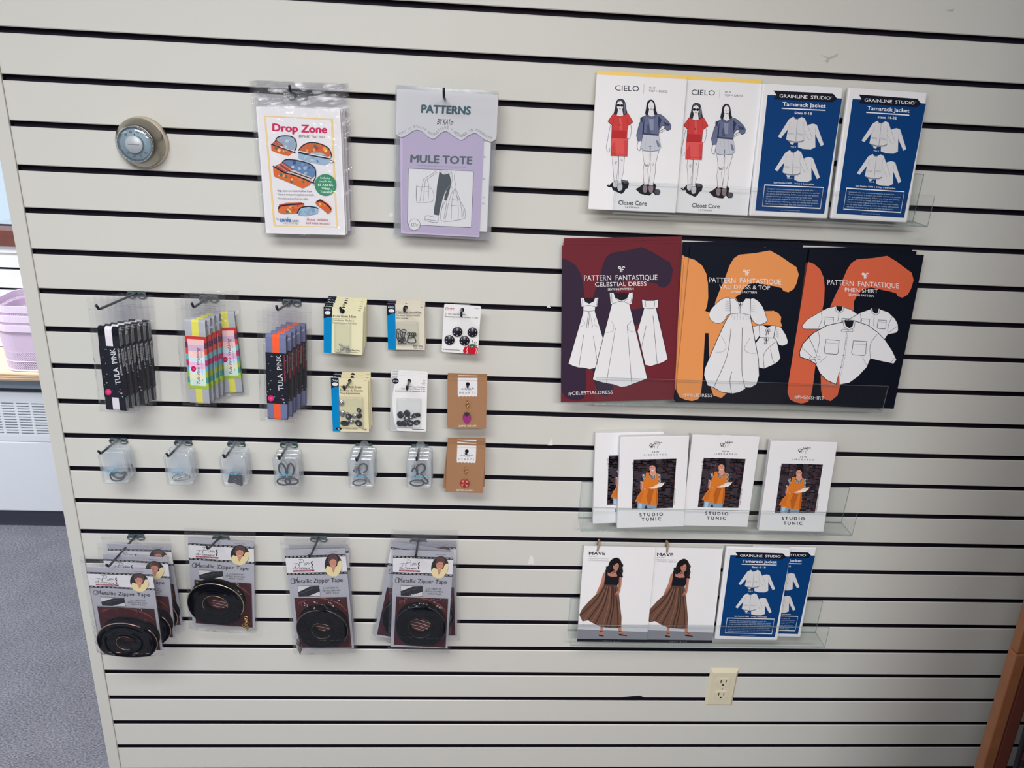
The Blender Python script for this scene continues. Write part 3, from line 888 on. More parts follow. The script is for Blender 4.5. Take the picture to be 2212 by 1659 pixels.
def art_vali(mb, w, h):
    c0 = blobs(mb, w, h, (224, 146, 86)); c = Canvas(mb, Q_VALI, w, h); c.n = c0.n + 2
    pf_logo(c, 1740, 362, 1.0, GW)
    c.text('PATTERN  FANTASTIQUE', 1428, 465, 2078, 482, 48, GW); c.text('VALI DRESS & TOP', 1518, 521, 1977, 530, 38, GW, 0.002); c.text('SEWING PATTERN', 1624, 558, 1854, 564, 19, GW, 0.012)
    c.poly([(1660, 600), (1690, 575), (1740, 575), (1752, 612), (1720, 640), (1680, 635)], (16, 20, 32))
    c.poly([(1863, 850), (1800, 862), (1806, 990), (1830, 985), (1866, 940)], GW, 0, GL, 4)
    c.poly([(1905, 848), (1972, 852), (1950, 880), (1920, 875)], (16, 20, 32))
    c.poly([(1865, 953), (1985, 962), (2012, 975), (2040, 1140), (2020, 1170), (1985, 1195), (1890, 1235), (1840, 1225), (1800, 1040)], GW, 0, GL, 4)
    c.poly([(1863, 853), (1900, 850), (1935, 872), (1972, 852), (2010, 855), (1986, 964), (1865, 957)], GW, 0, GL, 4)
    c.poly([(2010, 855), (2060, 870), (2100, 940), (2113, 990), (2108, 1018), (2060, 1034), (2028, 1022), (2005, 975), (1988, 960)], GW, 0, GL, 4)
    c.poly([(1610, 612), (1560, 605), (1490, 650), (1428, 720), (1418, 770), (1440, 812), (1490, 832), (1545, 815), (1585, 755), (1615, 742)], GW, 3, GL, 4)
    c.poly([(1795, 615), (1850, 622), (1900, 680), (1932, 780), (1930, 818), (1870, 843), (1820, 825), (1785, 752)], GW, 3, GL, 4)
    c.poly([(1610, 745), (1700, 738), (1786, 755), (1842, 1150), (1842, 1295), (1815, 1372), (1760, 1402), (1712, 1400), (1715, 1412), (1660, 1442), (1600, 1453), (1500, 1440), (1430, 1396), (1380, 1382), (1352, 1290), (1360, 1235), (1480, 980), (1562, 815)], GW, 0, GL, 5)
    c.poly([(1610, 612), (1650, 607), (1668, 632), (1705, 645), (1735, 632), (1750, 608), (1795, 612), (1786, 757), (1700, 740), (1610, 748)], GW, 0, GL, 4)
    for p in ([(1610, 870), (1560, 1130), (1435, 1395)], [(1710, 870), (1690, 1250), (1712, 1400)], [(1600, 1260), (1580, 1340), (1590, 1450)], [(2010, 1090 - 100), (1895, 1100), (1890, 1232)], [(1955, 1060), (1965, 1140), (1985, 1195)], [(1700, 650), (1695, 740)], [(1933, 880), (1925, 950), (1915, 1020)]):
        c.line(p, 4 if p[0][0] < 1800 else 3, GL, smooth=4)
    for x in range(1630, 1780, 22):
        c.line([(x, 745), (x + (x - 1700) * .3, 800)], 2, (120, 124, 132))
    for k in range(6):
        c.line([(1612, 640 + k * 16), (1572 - k * 3, 632 + k * 16)], 2, (120, 124, 132)); c.line([(1792, 640 + k * 16), (1830 + k * 2, 640 + k * 18)], 2, (120, 124, 132)); c.line([(2006, 870 + k * 14), (2036, 876 + k * 17)], 2, (120, 124, 132))
    for p in ([(1515, 940), (1558, 1030), (1530, 1080), (1460, 1088)], [(1775, 960), (1720, 1050), (1750, 1090), (1815, 1100)]):
        c.line(p, 2, (130, 132, 140), smooth=4)
    for x, y in ((1700, 650), (1935, 890), (1918, 968)):
        c.ell(x - 9, y + 4, 9, 12, GW, 12, 0, (40, 50, 66), 3); c.ell(x + 12, y + 4, 9, 14, GW, 12, 0, (40, 50, 66), 3); c.line([(x, y), (x - 20, y + 48)], 4, (40, 50, 66)); c.line([(x + 3, y), (x + 4, y + 42)], 4, (40, 50, 66))
    c.text('#VALIDRESS', 1160, 1475, 1418, 1481, 30, GW, 0.004)


def art_phen(mb, w, h):
    c0 = blobs(mb, w, h, (206, 96, 66)); c = Canvas(mb, Q_PHEN, w, h); c.n = c0.n + 2
    pf_logo(c, 1103, 390, 1.0, GW)
    c.text('PATTERN  FANTASTIQUE', 790, 484, 1432, 516, 48, GW); c.text('PHEN SHIRT', 945, 547, 1242, 560, 38, GW, 0.002); c.text('SEWING PATTERN', 977, 583, 1205, 595, 20, GW, 0.012)

    def collar(x, y, k, dx=0):
        c.poly([(x - 38 * k, y - 5 * k), (x + 38 * k, y), (x + 24 * k, y + 38 * k), (x, y + 50 * k), (x - 26 * k, y + 32 * k)], (20, 24, 34), 0, GL, 3)
        c.line([(x - 38 * k, y - 5 * k), (x - 30 * k, y + 35 * k), (x, y + 55 * k), (x + 28 * k, y + 40 * k), (x + 38 * k, y)], 9 * k, GW); c.line([(x - 44 * k, y - 5 * k), (x - 36 * k, y + 42 * k), (x, y + 64 * k), (x + 34 * k, y + 46 * k), (x + 44 * k, y)], 3, GL)

    def pocket(x, y, k):
        c.line([(x, y), (x + 118 * k, y + 8 * k), (x + 104 * k, y + 118 * k), (x + 88 * k, y + 132 * k), (x - 10 * k, y + 124 * k), (x - 20 * k, y + 108 * k)], 4, (60, 76, 80), True); c.line([(x - 4 * k, y + 28 * k), (x + 114 * k, y + 36 * k)], 2, (110, 120, 124))
    c.poly([(850, 680), (925, 690), (985, 705), (1045, 745), (1010, 850), (700, 882), (575, 882), (553, 872), (548, 850), (600, 795), (720, 725), (780, 695)], GW, 0, GL, 4)
    c.line([(720, 730), (730, 790), (695, 868)], 3, GL, smooth=3); pocket(760, 775, .62); pocket(910, 785, .62); c.line([(885, 740), (868, 815)], 3, GL); collar(888, 682, .9)
    c.poly([(960, 802), (1075, 735), (1180, 700), (1250, 705), (1325, 730), (1385, 790), (1408, 840), (1408, 895), (1388, 916), (1312, 930), (1280, 975), (1200, 905), (1030, 835)], GW, 0, GL, 4)
    c.line([(1072, 740), (1078, 790), (1068, 825)], 3, GL, smooth=3); c.line([(1360, 770), (1325, 840), (1312, 905)], 3, GL, smooth=3); c.line([(1395, 860), (1320, 915)], 3, GL)
    pocket(1085, 790, .6); pocket(1232, 800, .62); c.line([(1200, 745), (1188, 855)], 3, GL); collar(1212, 700, .9)
    c.poly([(915, 818), (940, 800), (1010, 805), (1140, 850), (1220, 910), (1290, 985), (1345, 1075), (1380, 1155), (1352, 1192), (1250, 1170), (1146, 1145), (1110, 1222), (1030, 1302), (950, 1358), (858, 1374), (862, 1262), (830, 1371), (745, 1332), (688, 1270), (655, 1190), (600, 1155), (520, 1130), (516, 1085), (550, 1010), (640, 920), (770, 850)], GW, 0, GL, 6)
    c.poly([(862, 1262), (858, 1374), (842, 1370)], (196, 86, 60))
    c.line([(688, 890), (698, 980), (670, 1095)], 3, GL, smooth=3); c.line([(600, 945), (650, 1060), (670, 1130)], 4, GL, smooth=3); c.line([(535, 1045), (640, 1140)], 3, GL); c.line([(1215, 930), (1150, 1020), (1145, 1140)], 3, GL, smooth=3); c.line([(1325, 1185), (1360, 1140)], 3, GL)
    c.line([(945, 900), (905, 1130), (862, 1280)], 3, (110, 120, 124)); c.line([(955, 905), (918, 1130), (874, 1300)], 2, (110, 120, 124))
    for k in range(6):
        c.ell(940 - k * 12, 960 + k * 52, 5, 5, (96, 110, 112), 8)
    pocket(755, 975, 1.0); pocket(1000, 985, 1.0); c.line([(760, 1120), (690, 1180)], 3, (130, 140, 142)); c.line([(1075, 1130), (1110, 1205)], 3, (130, 140, 142)); collar(968, 812, 1.25)
    for x, y, k in ((960, 890, 1.0), (660, 1135, .9)):
        c.poly([(x - 66 * k, y + 4), (x - 40 * k, y - 8), (x, y), (x + 34 * k, y - 12), (x + 36 * k, y + 14), (x, y + 10), (x - 50 * k, y + 18)], GW, 3, GL, 3)
    c.line([(650, 1180), (665, 1130), (690, 1110)], 9, GW); c.line([(640, 1130), (665, 1190)], 4, GL)
    c.text('#PHENSHIRT', 455, 1493, 718, 1506, 31, GW, 0.004)


Q_TUN = [(405, 150), (922, 140), (850, 833), (350, 845)]


def art_tunic(c):
    q = random.Random(11)
    bk = (24, 24, 32)
    # hand with scissors
    for p in ([(622, 208), (634, 200), (642, 210), (634, 222), (622, 218)], [(628, 224), (640, 214), (646, 222), (636, 230)]):
        c.line(p, 4, bk, True, 3)
    c.line([(640, 210), (662, 198), (690, 192), (716, 190)], 4, bk); c.line([(648, 215), (660, 186), (668, 184), (672, 188), (680, 182), (690, 184), (694, 198), (688, 212), (676, 222), (680, 238)], 2, bk); c.line([(650, 218), (660, 216), (654, 236)], 2, bk)
    for x in (662, 670, 678):
        c.line([(x, 188), (x + 2, 208)], 1.6, bk)
    c.text('S E W', 637, 268, 690, 267, 11, bk, 0.01); c.text('L I B E R A T E D', 575, 290, 747, 287, 11, bk)
    F = [(497, 320), (817, 314), (775, 690), (465, 700)]
    c.poly(F, (58, 50, 58))

    def at(u, v):
        a = [F[0][i] + (F[1][i] - F[0][i]) * u for i in (0, 1)]; b = [F[3][i] + (F[2][i] - F[3][i]) * u for i in (0, 1)]
        return (a[0] + (b[0] - a[0]) * v, a[1] + (b[1] - a[1]) * v)
    R = 30
    for i in range(R):
        u = -q.random() * 0.1
        while u < 1:
            du = q.uniform(0.07, 0.13); k = q.random()
            dens = 0.25 + 0.6 * max(0, u - 0.3)
            if k < dens + 0.25:
                if k < dens * 0.45:
                    cc = q.choice([(120, 70, 72), (104, 60, 66), (138, 84, 84), (90, 56, 64)])
                elif k < dens * 0.8:
                    cc = q.choice([(112, 108, 116), (136, 132, 138), (92, 88, 98)])
                else:
                    cc = (46, 40, 48)
                a0, a1 = max(0, u), min(1, u + du * 0.92)
                if a1 - a0 > 0.01:
                    c.n -= 1 if i or u > 0 else 0
                    c.poly([at(a0, i / R), at(a1, i / R), at(a1, (i + 0.8) / R), at(a0, (i + 0.8) / R)], cc)
            u += du
    c.n += 2
    skin = (206, 148, 128); hair = (26, 22, 26)
    c.poly([(512, 640), (660, 645), (652, 692), (585, 694), (575, 665), (560, 696), (508, 696)], (126, 152, 176)); c.poly([(520, 655), (545, 655), (540, 695), (515, 695)], (170, 190, 206))
    c.poly([(565, 425), (600, 412), (640, 422), (675, 420), (695, 450), (692, 500), (655, 500), (600, 480), (570, 500), (540, 485), (545, 455)], (40, 44, 58))
    for k in range(7):
        c.line([(552 + k * 3, 440 + k * 8), (572 + k * 2, 432 + k * 9)], 4, (206, 208, 214)); c.line([(672, 432 + k * 10), (692, 438 + k * 10)], 4, (206, 208, 214)); c.line([(606 + k * 8, 440), (604 + k * 8, 470)], 3, (206, 208, 214))
    c.poly([(540, 482), (566, 494), (556, 545), (572, 560), (556, 572), (536, 545)], skin); c.line([(545, 495), (541, 545)], 8, (130, 90, 90))
    c.poly([(618, 400), (655, 400), (662, 432), (636, 448), (610, 430)], skin)
    ap = (210, 118, 42); apd = (176, 92, 32)
    c.poly([(583, 420), (604, 418), (612, 455), (630, 470), (652, 462), (664, 424), (676, 428), (676, 500), (664, 545), (668, 600), (662, 666), (590, 664), (530, 652), (493, 638), (520, 590), (556, 545), (562, 480), (578, 455)], ap)
    c.poly([(600, 545), (640, 545), (606, 664), (590, 664), (580, 600)], apd); c.poly([(655, 540), (668, 600), (662, 666), (648, 664)], apd); c.poly([(520, 600), (560, 555), (540, 640), (505, 636)], (196, 106, 38)); c.line([(556, 546), (662, 545)], 4, apd); c.ell(556, 548, 10, 8, ap); c.ell(572, 545, 7, 6, skin)
    c.poly([(598, 537), (630, 528), (680, 500), (721, 494), (712, 512), (690, 530), (640, 538)], (226, 218, 208)); c.line([(640, 525), (716, 498)], 2, (190, 180, 170)); c.poly([(600, 537), (640, 538), (650, 546), (618, 546)], skin)
    c.ell(640, 364, 29, 24, hair); c.ell(646, 338, 22, 15, hair); c.ell(660, 376, 11, 22, hair)
    c.ell(634, 387, 23, 31, skin); c.poly([(611, 376), (622, 354), (648, 354), (657, 378), (642, 364), (622, 366)], hair, 3)
    c.ell(625, 380, 4, 2.4, (60, 40, 40), 8); c.ell(643, 380, 4, 2.4, (60, 40, 40), 8); c.poly([(622, 396), (634, 399), (647, 396), (640, 406), (628, 406)], (240, 232, 228)); c.line([(622, 396), (634, 400), (648, 396)], 2, (160, 70, 70)); c.line([(634, 382), (632, 392)], 2, (170, 110, 96))
    for k in range(13):
        c.line([(484, 345 + k * 11), (494, 345 + k * 11)], 3, bk)
        c.line([(790 - k * 0.9, 545 + k * 10), (799 - k * 0.9, 545 + k * 10)], 3, bk)
    c.text('S T U D I O', 523, 752, 697, 748, 25, bk, 0.012); c.text('T U N I C', 537, 788, 680, 784, 25, bk, 0.012)


Q_MAVE = [(145, 108), (715, 120), (660, 876), (105, 870)]


def art_mave(c):
    bk = (22, 24, 34); sk = (176, 122, 104); skd = (140, 92, 80)
    c.poly([(110, 738), (670, 744), (664, 800), (108, 790)], (196, 198, 206)); c.poly([(109, 770), (667, 792), (661, 852), (106, 848)], (128, 130, 140))
    c.poly([(106, 848), (661, 853), (660, 876), (105, 870)], (14, 18, 30)); c.text('T R U E   B I A S', 312, 870, 455, 872, 10, (120, 124, 134))
    c.text('MAVE', 185, 178, 315, 180, 26, bk, 0.02); c.text('S K I R T', 185, 194, 255, 195, 9, (90, 92, 102)); c.line([(183, 206), (346, 209), (344, 228), (182, 224)], 1.6, (130, 134, 144), True); c.text('sewing pattern  |  sizes 0 - 18', 192, 219, 336, 222, 7, (120, 124, 134))
    # feet
    c.poly([(288, 745), (312, 745), (306, 790), (320, 822), (296, 826), (276, 815), (290, 780)], sk); c.poly([(278, 812), (318, 820), (316, 829), (278, 825)], (40, 30, 34)); c.line([(284, 785), (308, 788)], 5, (50, 36, 40)); c.line([(284, 800), (314, 802)], 4, (50, 36, 40))
    c.poly([(428, 750), (456, 750), (458, 785), (505, 815), (495, 822), (440, 812), (436, 785)], sk); c.poly([(436, 806), (500, 818), (505, 826), (440, 820)], (40, 30, 34)); c.line([(436, 785), (462, 790)], 5, (50, 36, 40)); c.line([(455, 806), (478, 800)], 4, (50, 36, 40))
    # skirt
    br = (104, 74, 62); d = (66, 46, 42); l = (128, 94, 80)
    c.poly([(308, 415), (416, 415), (428, 470), (440, 560), (456, 680), (455, 752), (420, 762), (360, 758), (300, 752), (240, 728), (190, 700), (145, 708), (118, 655), (140, 610), (200, 540), (262, 480)], br)
    for k, (p, cc) in enumerate((([(320, 425), (255, 530), (170, 620), (128, 660)], d), ([(335, 425), (290, 550), (215, 660), (190, 700)], d), ([(350, 425), (322, 560), (270, 680), (245, 728)], d), ([(365, 425), (350, 580), (318, 700), (305, 750)], l), ([(385, 425), (390, 580), (372, 700), (362, 755)], d),
                                 ([(400, 440), (420, 580), (428, 700), (424, 758)], d), ([(410, 470), (434, 600), (446, 700), (448, 750)], l), ([(328, 430), (270, 545), (195, 640), (160, 700)], l), ([(342, 430), (304, 560), (240, 680), (215, 712)], l), ([(375, 430), (370, 590), (345, 700), (335, 756)], d))):
        c.line(p, 9 if cc == d else 6, cc, smooth=4)
    c.poly([(308, 412), (416, 414), (418, 432), (306, 430)], (84, 60, 52)); c.line([(372, 420), (376, 445)], 4, d)
    # arms, shoulders, face
    c.poly([(325, 300), (345, 318), (400, 335), (425, 325), (440, 318), (452, 350), (448, 420), (440, 470), (425, 500), (402, 488), (422, 460), (424, 400), (410, 360), (330, 352), (318, 400), (290, 450), (262, 490), (250, 482), (285, 400), (300, 330)], sk)
    c.line([(330, 360), (300, 420), (262, 482)], 6, skd); c.line([(430, 350), (432, 420), (424, 470)], 7, skd); c.poly([(400, 480), (430, 488), (428, 500), (402, 498)], skd)
    c.poly([(334, 300), (420, 292), (428, 330), (410, 356), (338, 356)], sk); c.line([(352, 322), (385, 330)], 3, skd)
    c.poly([(322, 300), (333, 302), (340, 342), (370, 352), (412, 350), (420, 326), (430, 330), (428, 400), (418, 418), (310, 414), (318, 350)], bk)
    c.poly([(345, 250), (358, 222), (385, 204), (412, 200), (440, 222), (450, 262), (458, 300), (452, 340), (430, 356), (408, 330), (404, 300), (360, 318), (330, 318), (322, 296), (338, 278)], (24, 20, 24), 3)
    for k in range(16):
        a = k * 0.9; c.ell(345 + 8 * math.cos(a) - (k % 3) * 6, 270 + k * 3, 9, 8, (30, 25, 29) if k % 2 else (44, 36, 38), 8); c.ell(444 + 7 * math.sin(a), 250 + k * 6.5, 10, 9, (30, 25, 29) if k % 2 else (46, 38, 40), 8)
    c.poly([(382, 240), (402, 236), (422, 248), (424, 275), (412, 300), (394, 300), (380, 280)], sk, 3); c.poly([(378, 240), (400, 228), (425, 240), (404, 244), (384, 262)], (24, 20, 24), 3)
    c.line([(388, 264), (398, 267)], 2.5, (60, 36, 36)); c.line([(410, 268), (418, 266)], 2.5, (60, 36, 36)); c.line([(397, 288), (411, 289)], 3, (128, 54, 56)); c.line([(406, 268), (408, 279)], 2, skd); c.poly([(380, 300), (398, 302), (408, 318), (372, 322)], skd)


# ------------------------------------------------------------------ the covers on the shelves
PAPER = mat('white_card', (226, 226, 230), 0.5, 0, 0.35, var=0.012, scale=30)
C3 = crop(1240, 140, 1660, 2049); C4 = crop(1600, 150, 2040, 2086); C5 = crop(1190, 500, 1620, 1783); C6 = crop(1600, 500, 2030, 1783)
C7 = crop(1230, 900, 1860, 2212); C8 = crop(1220, 1150, 1820, 2212)


def slab(name, M, w, h, t, material, label, cat, group, draw=None, bev=0.0, edge=None):
    """an upright card or envelope: its front face in the plane of M, t thick behind it"""
    mb = MB()
    mb.box(-w / 2, w / 2, 0, t, 0, h, material, bev=bev)
    if edge:
        edge(mb)
    if draw:
        draw(mb, w, h)
    o = mb.build(name, None, M)
    return tag(o, label, cat, group)


def canvas_art(fn, quad, *a):
    return lambda mb, w, h: fn(Canvas(mb, quad, w, h), *a)


YEL = mat('yellow_backing', (232, 196, 96), 0.5)


def yellow_back(w, h, t):
    return lambda mb: mb.box(-w / 2 + .0005, w / 2 - .0005, t, t + 0.0012, 0.002, h + 0.0065, YEL)


M, w, h = place(C3(Q_CIELO), 0.018, 0.051)
slab('pattern_envelope', M, w, h, 0.006, PAPER, 'white envelope with two drawn women, overlapping its twin, at the end of the row', 'sewing pattern', 'top and dress envelopes', canvas_art(art_cielo, Q_CIELO), 0.0015, yellow_back(w, h, 0.006))
M2, _, _ = place(C3([(1053, 135), (2005, 187), (1830, 1592), (917, 1550)]), 0.009, 0.041)
slab('pattern_envelope', M2, w, h, 0.006, PAPER, 'white envelope with two drawn women, tucked between its twin and a blue envelope', 'sewing pattern', 'top and dress envelopes', canvas_art(art_cielo, Q_CIELO), 0.0015, yellow_back(w, h, 0.006))
MT, wt, ht = place(C4(Q_TAM), 0.014, 0.050)
TG = 'blue jacket pattern envelopes'
slab('pattern_envelope', MT, wt, ht, 0.009, PAPER, 'blue and white jacket envelope for sizes 0-18, on the top clear shelf', 'sewing pattern', TG, canvas_art(art_tamarack, Q_TAM, 'Sizes 0-18', 'B'), 0.003)
M, _, _ = place(C4([(1090, 190), (1943, 262), (1710, 1565), (905, 1535)]), 0.014, 0.050)
slab('pattern_envelope', M, wt, ht, 0.009, PAPER, 'blue and white jacket envelope for sizes 14-32, at the end of the top clear shelf', 'sewing pattern', TG, canvas_art(art_tamarack, Q_TAM, 'Sizes 14-32', 'D'), 0.003)
M, _, _ = place(C8([(1283, 165), (1807, 180), (1690, 862), (1193, 855)]), 0.020, 0.050)
slab('pattern_envelope', M, wt, ht, 0.009, PAPER, 'blue and white jacket envelope on the lowest clear shelf, in front of another', 'sewing pattern', TG, canvas_art(art_tamarack, Q_TAM, 'Sizes 0-18', 'B'), 0.003)
M, _, _ = place(C8([(1486, 142), (2008, 160), (1872, 835), (1390, 828)]), 0.010, 0.033)
slab('pattern_envelope', M, wt, ht, 0.006, PAPER, 'blue and white jacket envelope on the lowest clear shelf, half hidden behind another', 'sewing pattern', TG, canvas_art(art_tamarack, Q_TAM, 'Sizes 0-18', 'B'), 0.0025)

for quad, Q, colr, fn, nm, offs, cr in (
        (Q_CEL, Q_CEL, (106, 36, 46), art_celestial, 'maroon envelope with white dresses', ((0.0028, 0.0017, 0.006, 0), (0.0045, 0.0034, 0.013, 0)), C5),
        (Q_VALI, Q_VALI, (10, 17, 32), art_vali, 'navy and light orange gathered dress envelope', ((-0.0015, 0.0051, 0.005, -.022), (-0.002, 0.0068, 0.009, -.036)), C5),
        (Q_PHEN, Q_PHEN, (11, 16, 30), art_phen, 'navy and red-orange shirt envelope', ((-0.002, 0.0085, 0.003, -.030), (-0.003, 0.0102, 0.007, -.055)), C6)):
    M, w, h = place(cr(quad), 0.018, 0.0515)
    mm = mat('cover_%02x%02x%02x' % colr, colr, 0.5, 0, 0.14, var=0.05, scale=300)
    o = slab('pattern_envelope', M, w, h, 0.0014, mm, nm + ', front of its pile on the clear shelf', 'sewing pattern', 'large pattern envelopes', lambda mb, w, h, fn=fn: fn(mb, w, h))
    for (dx, dy, dz, ro), word in zip(offs, ('middle', 'rearmost')):
        copy_thing(o, nm + ', %s of its pile, only its edge showing' % word, shift(M, dx, dy, dz, ro))

# white boxes
def tunic_box(M, label):
    r = thing('pattern_box', label, 'sewing pattern', M, 'white tunic pattern boxes')
    w, h, t = 0.1455, 0.2075, 0.014
    mb = MB(); mb.box(-w / 2, w / 2, 0, t, 0, h, PAPER, bev=0.0008); c = Canvas(mb, Q_TUN, w, h); art_tunic(c)
    mb.build('box_body', r)
    mb = MB(); mb.box(-w / 2 + .001, w / 2 - .001, 0.0010, t - .001, h, h + 0.0006, PAPER); mb.prism([(-0.012, h + .0006), (0.012, h + .0006), (0.009, h + 0.0012), (-0.009, h + 0.0012)], 0.002, 0.0026, PAPER)
    mb.build('tuck_flap', r)
    return r


M, w7, h7 = place(C7(Q_TUN), 0.032, 0.0535)
front = tunic_box(M, 'white tunic pattern box in front of another at one end of the apron-picture row')
Mb, _, _ = place(C7([(207, 95), (725, 86), (672, 799), (172, 812)]), 0.0155, 0.0370)
copy_thing(front, 'white tunic pattern box half hidden behind another, its picture cut off', Mb)
M, _, _ = place(C7([(930, 108), (1450, 122), (1353, 838), (857, 825)]), 0.024, 0.049)
copy_thing(front, 'white tunic pattern box in the middle of the shelf, touching the overlapping pair', M)
M, _, _ = place(C7([(1525, 140), (2037, 152), (1933, 873), (1443, 865)]), 0.024, 0.049)
copy_thing(front, 'white tunic pattern box standing apart from the other three', M)

# skirt booklets and the tiny clothespins on them
PEG = mat('peg_wood', (156, 136, 108), 0.6, var=0.15, scale=200); PEGM = mat('peg_spring', (120, 116, 112), 0.4, 0.9)


def clothespin(M, label):
    r = thing('clothespin', label, 'clothespin', M, 'tiny clothespins on the skirt booklets')
    for s_, y0 in ((-1, -0.0042), (1, 0.0022)):
        mb = MB(); Mx = Matrix.Rotation(0.10 * -s_, 4, 'X')
        mb.prism([(-0.0020, -0.008), (0.0020, -0.008), (0.0024, 0.006), (0.0024, 0.017), (0.0016, 0.0185), (-0.0016, 0.0185), (-0.0024, 0.017), (-0.0024, 0.006)], y0, y0 + 0.0020, PEG, Mx)
        mb.build('jaw', r)
    mb = MB()
    mb.tube([(0.0028 * math.cos(a), -0.0001 + 0.0036 * math.sin(a), 0.005 + 0.0003 * a) for a in [k * 0.5 for k in range(26)]], 0.0004, PEGM, 5); mb.build('spring', r)
    return r


Mm, wm, hm = place(C8(Q_MAVE), 0.016, 0.0515)
slab('pattern_booklet', Mm, wm, hm, 0.0035, PAPER, 'skirt pattern booklet with a woman in a brown skirt, lapping over its twin', 'sewing pattern', 'skirt booklets with clothespins', canvas_art(art_mave, Q_MAVE))
Mn, _, _ = place(C8([(690, 118), (1260, 130), (1182, 881), (627, 875)]), 0.011, 0.0475)
slab('pattern_booklet', Mn, wm, hm, 0.0035, PAPER, 'skirt pattern booklet with a woman in a brown skirt, lapped by its twin', 'sewing pattern', 'skirt booklets with clothespins', canvas_art(art_mave, Q_MAVE))
clothespin(shift(Mm, -wm / 2 + 0.0315, 0.0006, hm - 0.003, 0.12), 'tiny wooden clothespin clipped on the overlapping front skirt booklet')
clothespin(shift(Mn, -wm / 2 + 0.0335, 0.0006, hm - 0.003, -0.04), 'tiny wooden clothespin clipped on the skirt booklet nearer the blue envelopes')

# ------------------------------------------------------------------ hooks in the grooves
BLK = mat('black_hook_wire', (30, 34, 46), 0.35, 0.3, 0.5); CLP = mat('smoky_bracket', (70, 86, 92), 0.25, 0.0, 0.5)


def hook(x, z0, L, tilt, label, tip=0.013, tipa=0.9):
    """a peg hook whose rod leaves the groove at (x, z0) and runs L metres out of the wall"""
    r = thing('slatwall_hook', label, 'hook', Matrix.Translation((x, 0, z0)), 'black peg hooks in the slatted wall')
    mb = MB()
    path = [(0, 0.008, -0.001), (0, 0.0, 0), (0, -L * .5, tilt * L * .5), (0, -L + .003, tilt * (L - .003))]
    ex = Vector((0, -L, tilt * L)); dr = Vector((0, -math.cos(tipa), math.sin(tipa)))
    path += [tuple(ex + dr * 0.002), tuple(ex + dr * tip)]
    mb.tube(path, 0.0023, BLK, 10); mb.build('rod', r)
    mb = MB()
    mb.box(-0.017, 0.017, -0.0016, -0.0002, -0.006, 0.0035, CLP, bev=0.0006)
    for s_ in (-1, 1):
        mb.tube([(s_ * 0.010 + 0.0075 * math.cos(a), -0.004 - 0.001 * math.sin(a), -0.0035 + 0.006 * math.sin(a)) for a in [2 * PI * i / 16 for i in range(16)]], 0.0016, CLP, 6, closed=True)
    mb.box(-0.014, 0.014, -0.001, 0.010, -0.0042, 0.004, BLK)
    mb.build('bracket', r)
    return r


def hook_at(hole, d, bend, label, Lmin=None, tip=0.013, tipa=0.9):
    """through the hole seen at `hole` on a card d in front of the wall, to the bend seen at `bend`"""
    p = wall_pt(hole[0], hole[1], d)
    if Lmin:
        L, tilt = Lmin, 0.08
    else:
        v = wall_pt(bend[0], bend[1], 0.0) - CAM
        t = (p.x - CAM.x) / v.x; q = CAM + v * t
        L = -q.y; tilt = max(-0.1, min(0.3, (q.z - p.z) / max(0.005, L - d)))
    z0 = p.z - tilt * d
    return hook(p.x, z0, L, tilt, label, tip, tipa), p.x, z0, L, tilt


HB = 'black peg hook '
hook(0.1820, 1.3191, 0.165, 0.101, HB + 'holding the black and white webbing packs')
hook(0.3174, 1.3169, 0.092, 0.06, HB + 'holding the yellow-striped webbing packs')
hook(0.4749, 1.3144, 0.122, 0.146, HB + 'holding the orange-striped webbing packs')
for x, z, L, t, w in ((0.1088, 1.0068, .085, .105, 'D-rings, nearest the wall end'), (0.2385, 1.0055, .087, .098, 'silver rings'), (0.346, 1.0059, .084, .08, 'black strap adjusters'),
                      (0.4536, 1.0072, .089, .087, 'black oval rings'), (0.6081, 1.0077, .112, .17, 'bright swivel clasps'), (0.725, 1.0084, .112, .20, 'dark swivel clasps')):
    hook(x, z, L, t, HB + 'holding the clear boxes of ' + w)
for x, z, L, t, w in ((0.1161, .7758, .1385, .112, 'rose gold, its long rod bare'), (0.2963, .7775, .0866, .28, 'yellow gold'), (0.5065, .7788, .1034, .167, 'bronze'), (0.724, .7783, .1018, .2, 'gun metal')):
    hook(x, z, L, t, HB + 'holding the zipper tape bags in ' + w)
hook_at((738, 672), 0.070, None, HB + 'holding the row of cream coat hook cards', 0.076)
hook_at((877, 664), 0.034, (871.5, 682), HB + 'holding the cream cards of extra large black hooks', 0.075)
hook_at((997, 668), 0.034, None, HB + 'holding the white card of four black snaps', 0.100)
hook_at((757.5, 822.6), 0.052, (744, 842), HB + 'holding the cream heavy duty snap cards')
hook_at((884, 822.6), 0.046, (876, 840), HB + 'holding the white heavy duty snap cards', 0.105)
hook_at((1010, 832.5), 0.046, None, HB + 'holding the strawberry charm cards', 0.054, 0.004, 0.3)
hook_at((1007, 976.5), 0.046, None, HB + 'holding the round pink charm cards', 0.054, 0.004, 0.3)
hook_at((631, 199.5), 0.044, None, HB + 'holding the zippered tray pattern bags', 0.056)
hook_at((961, 213.5), 0.044, (952, 202), HB + 'holding the lilac tote pattern pouches', 0.105, 0.018)

# ------------------------------------------------------------------ bags
FILM = clear('clear_bag_film', (252, 252, 253), 0.010, (240, 242, 244), 0.12, 0.022, 0.9, bump=0.9, bscale=55)
FILM2 = clear('frosted_pouch', (246, 247, 248), 0.08, (228, 230, 236), 0.25, 0.03, 0.6, bump=0.15, bscale=30)


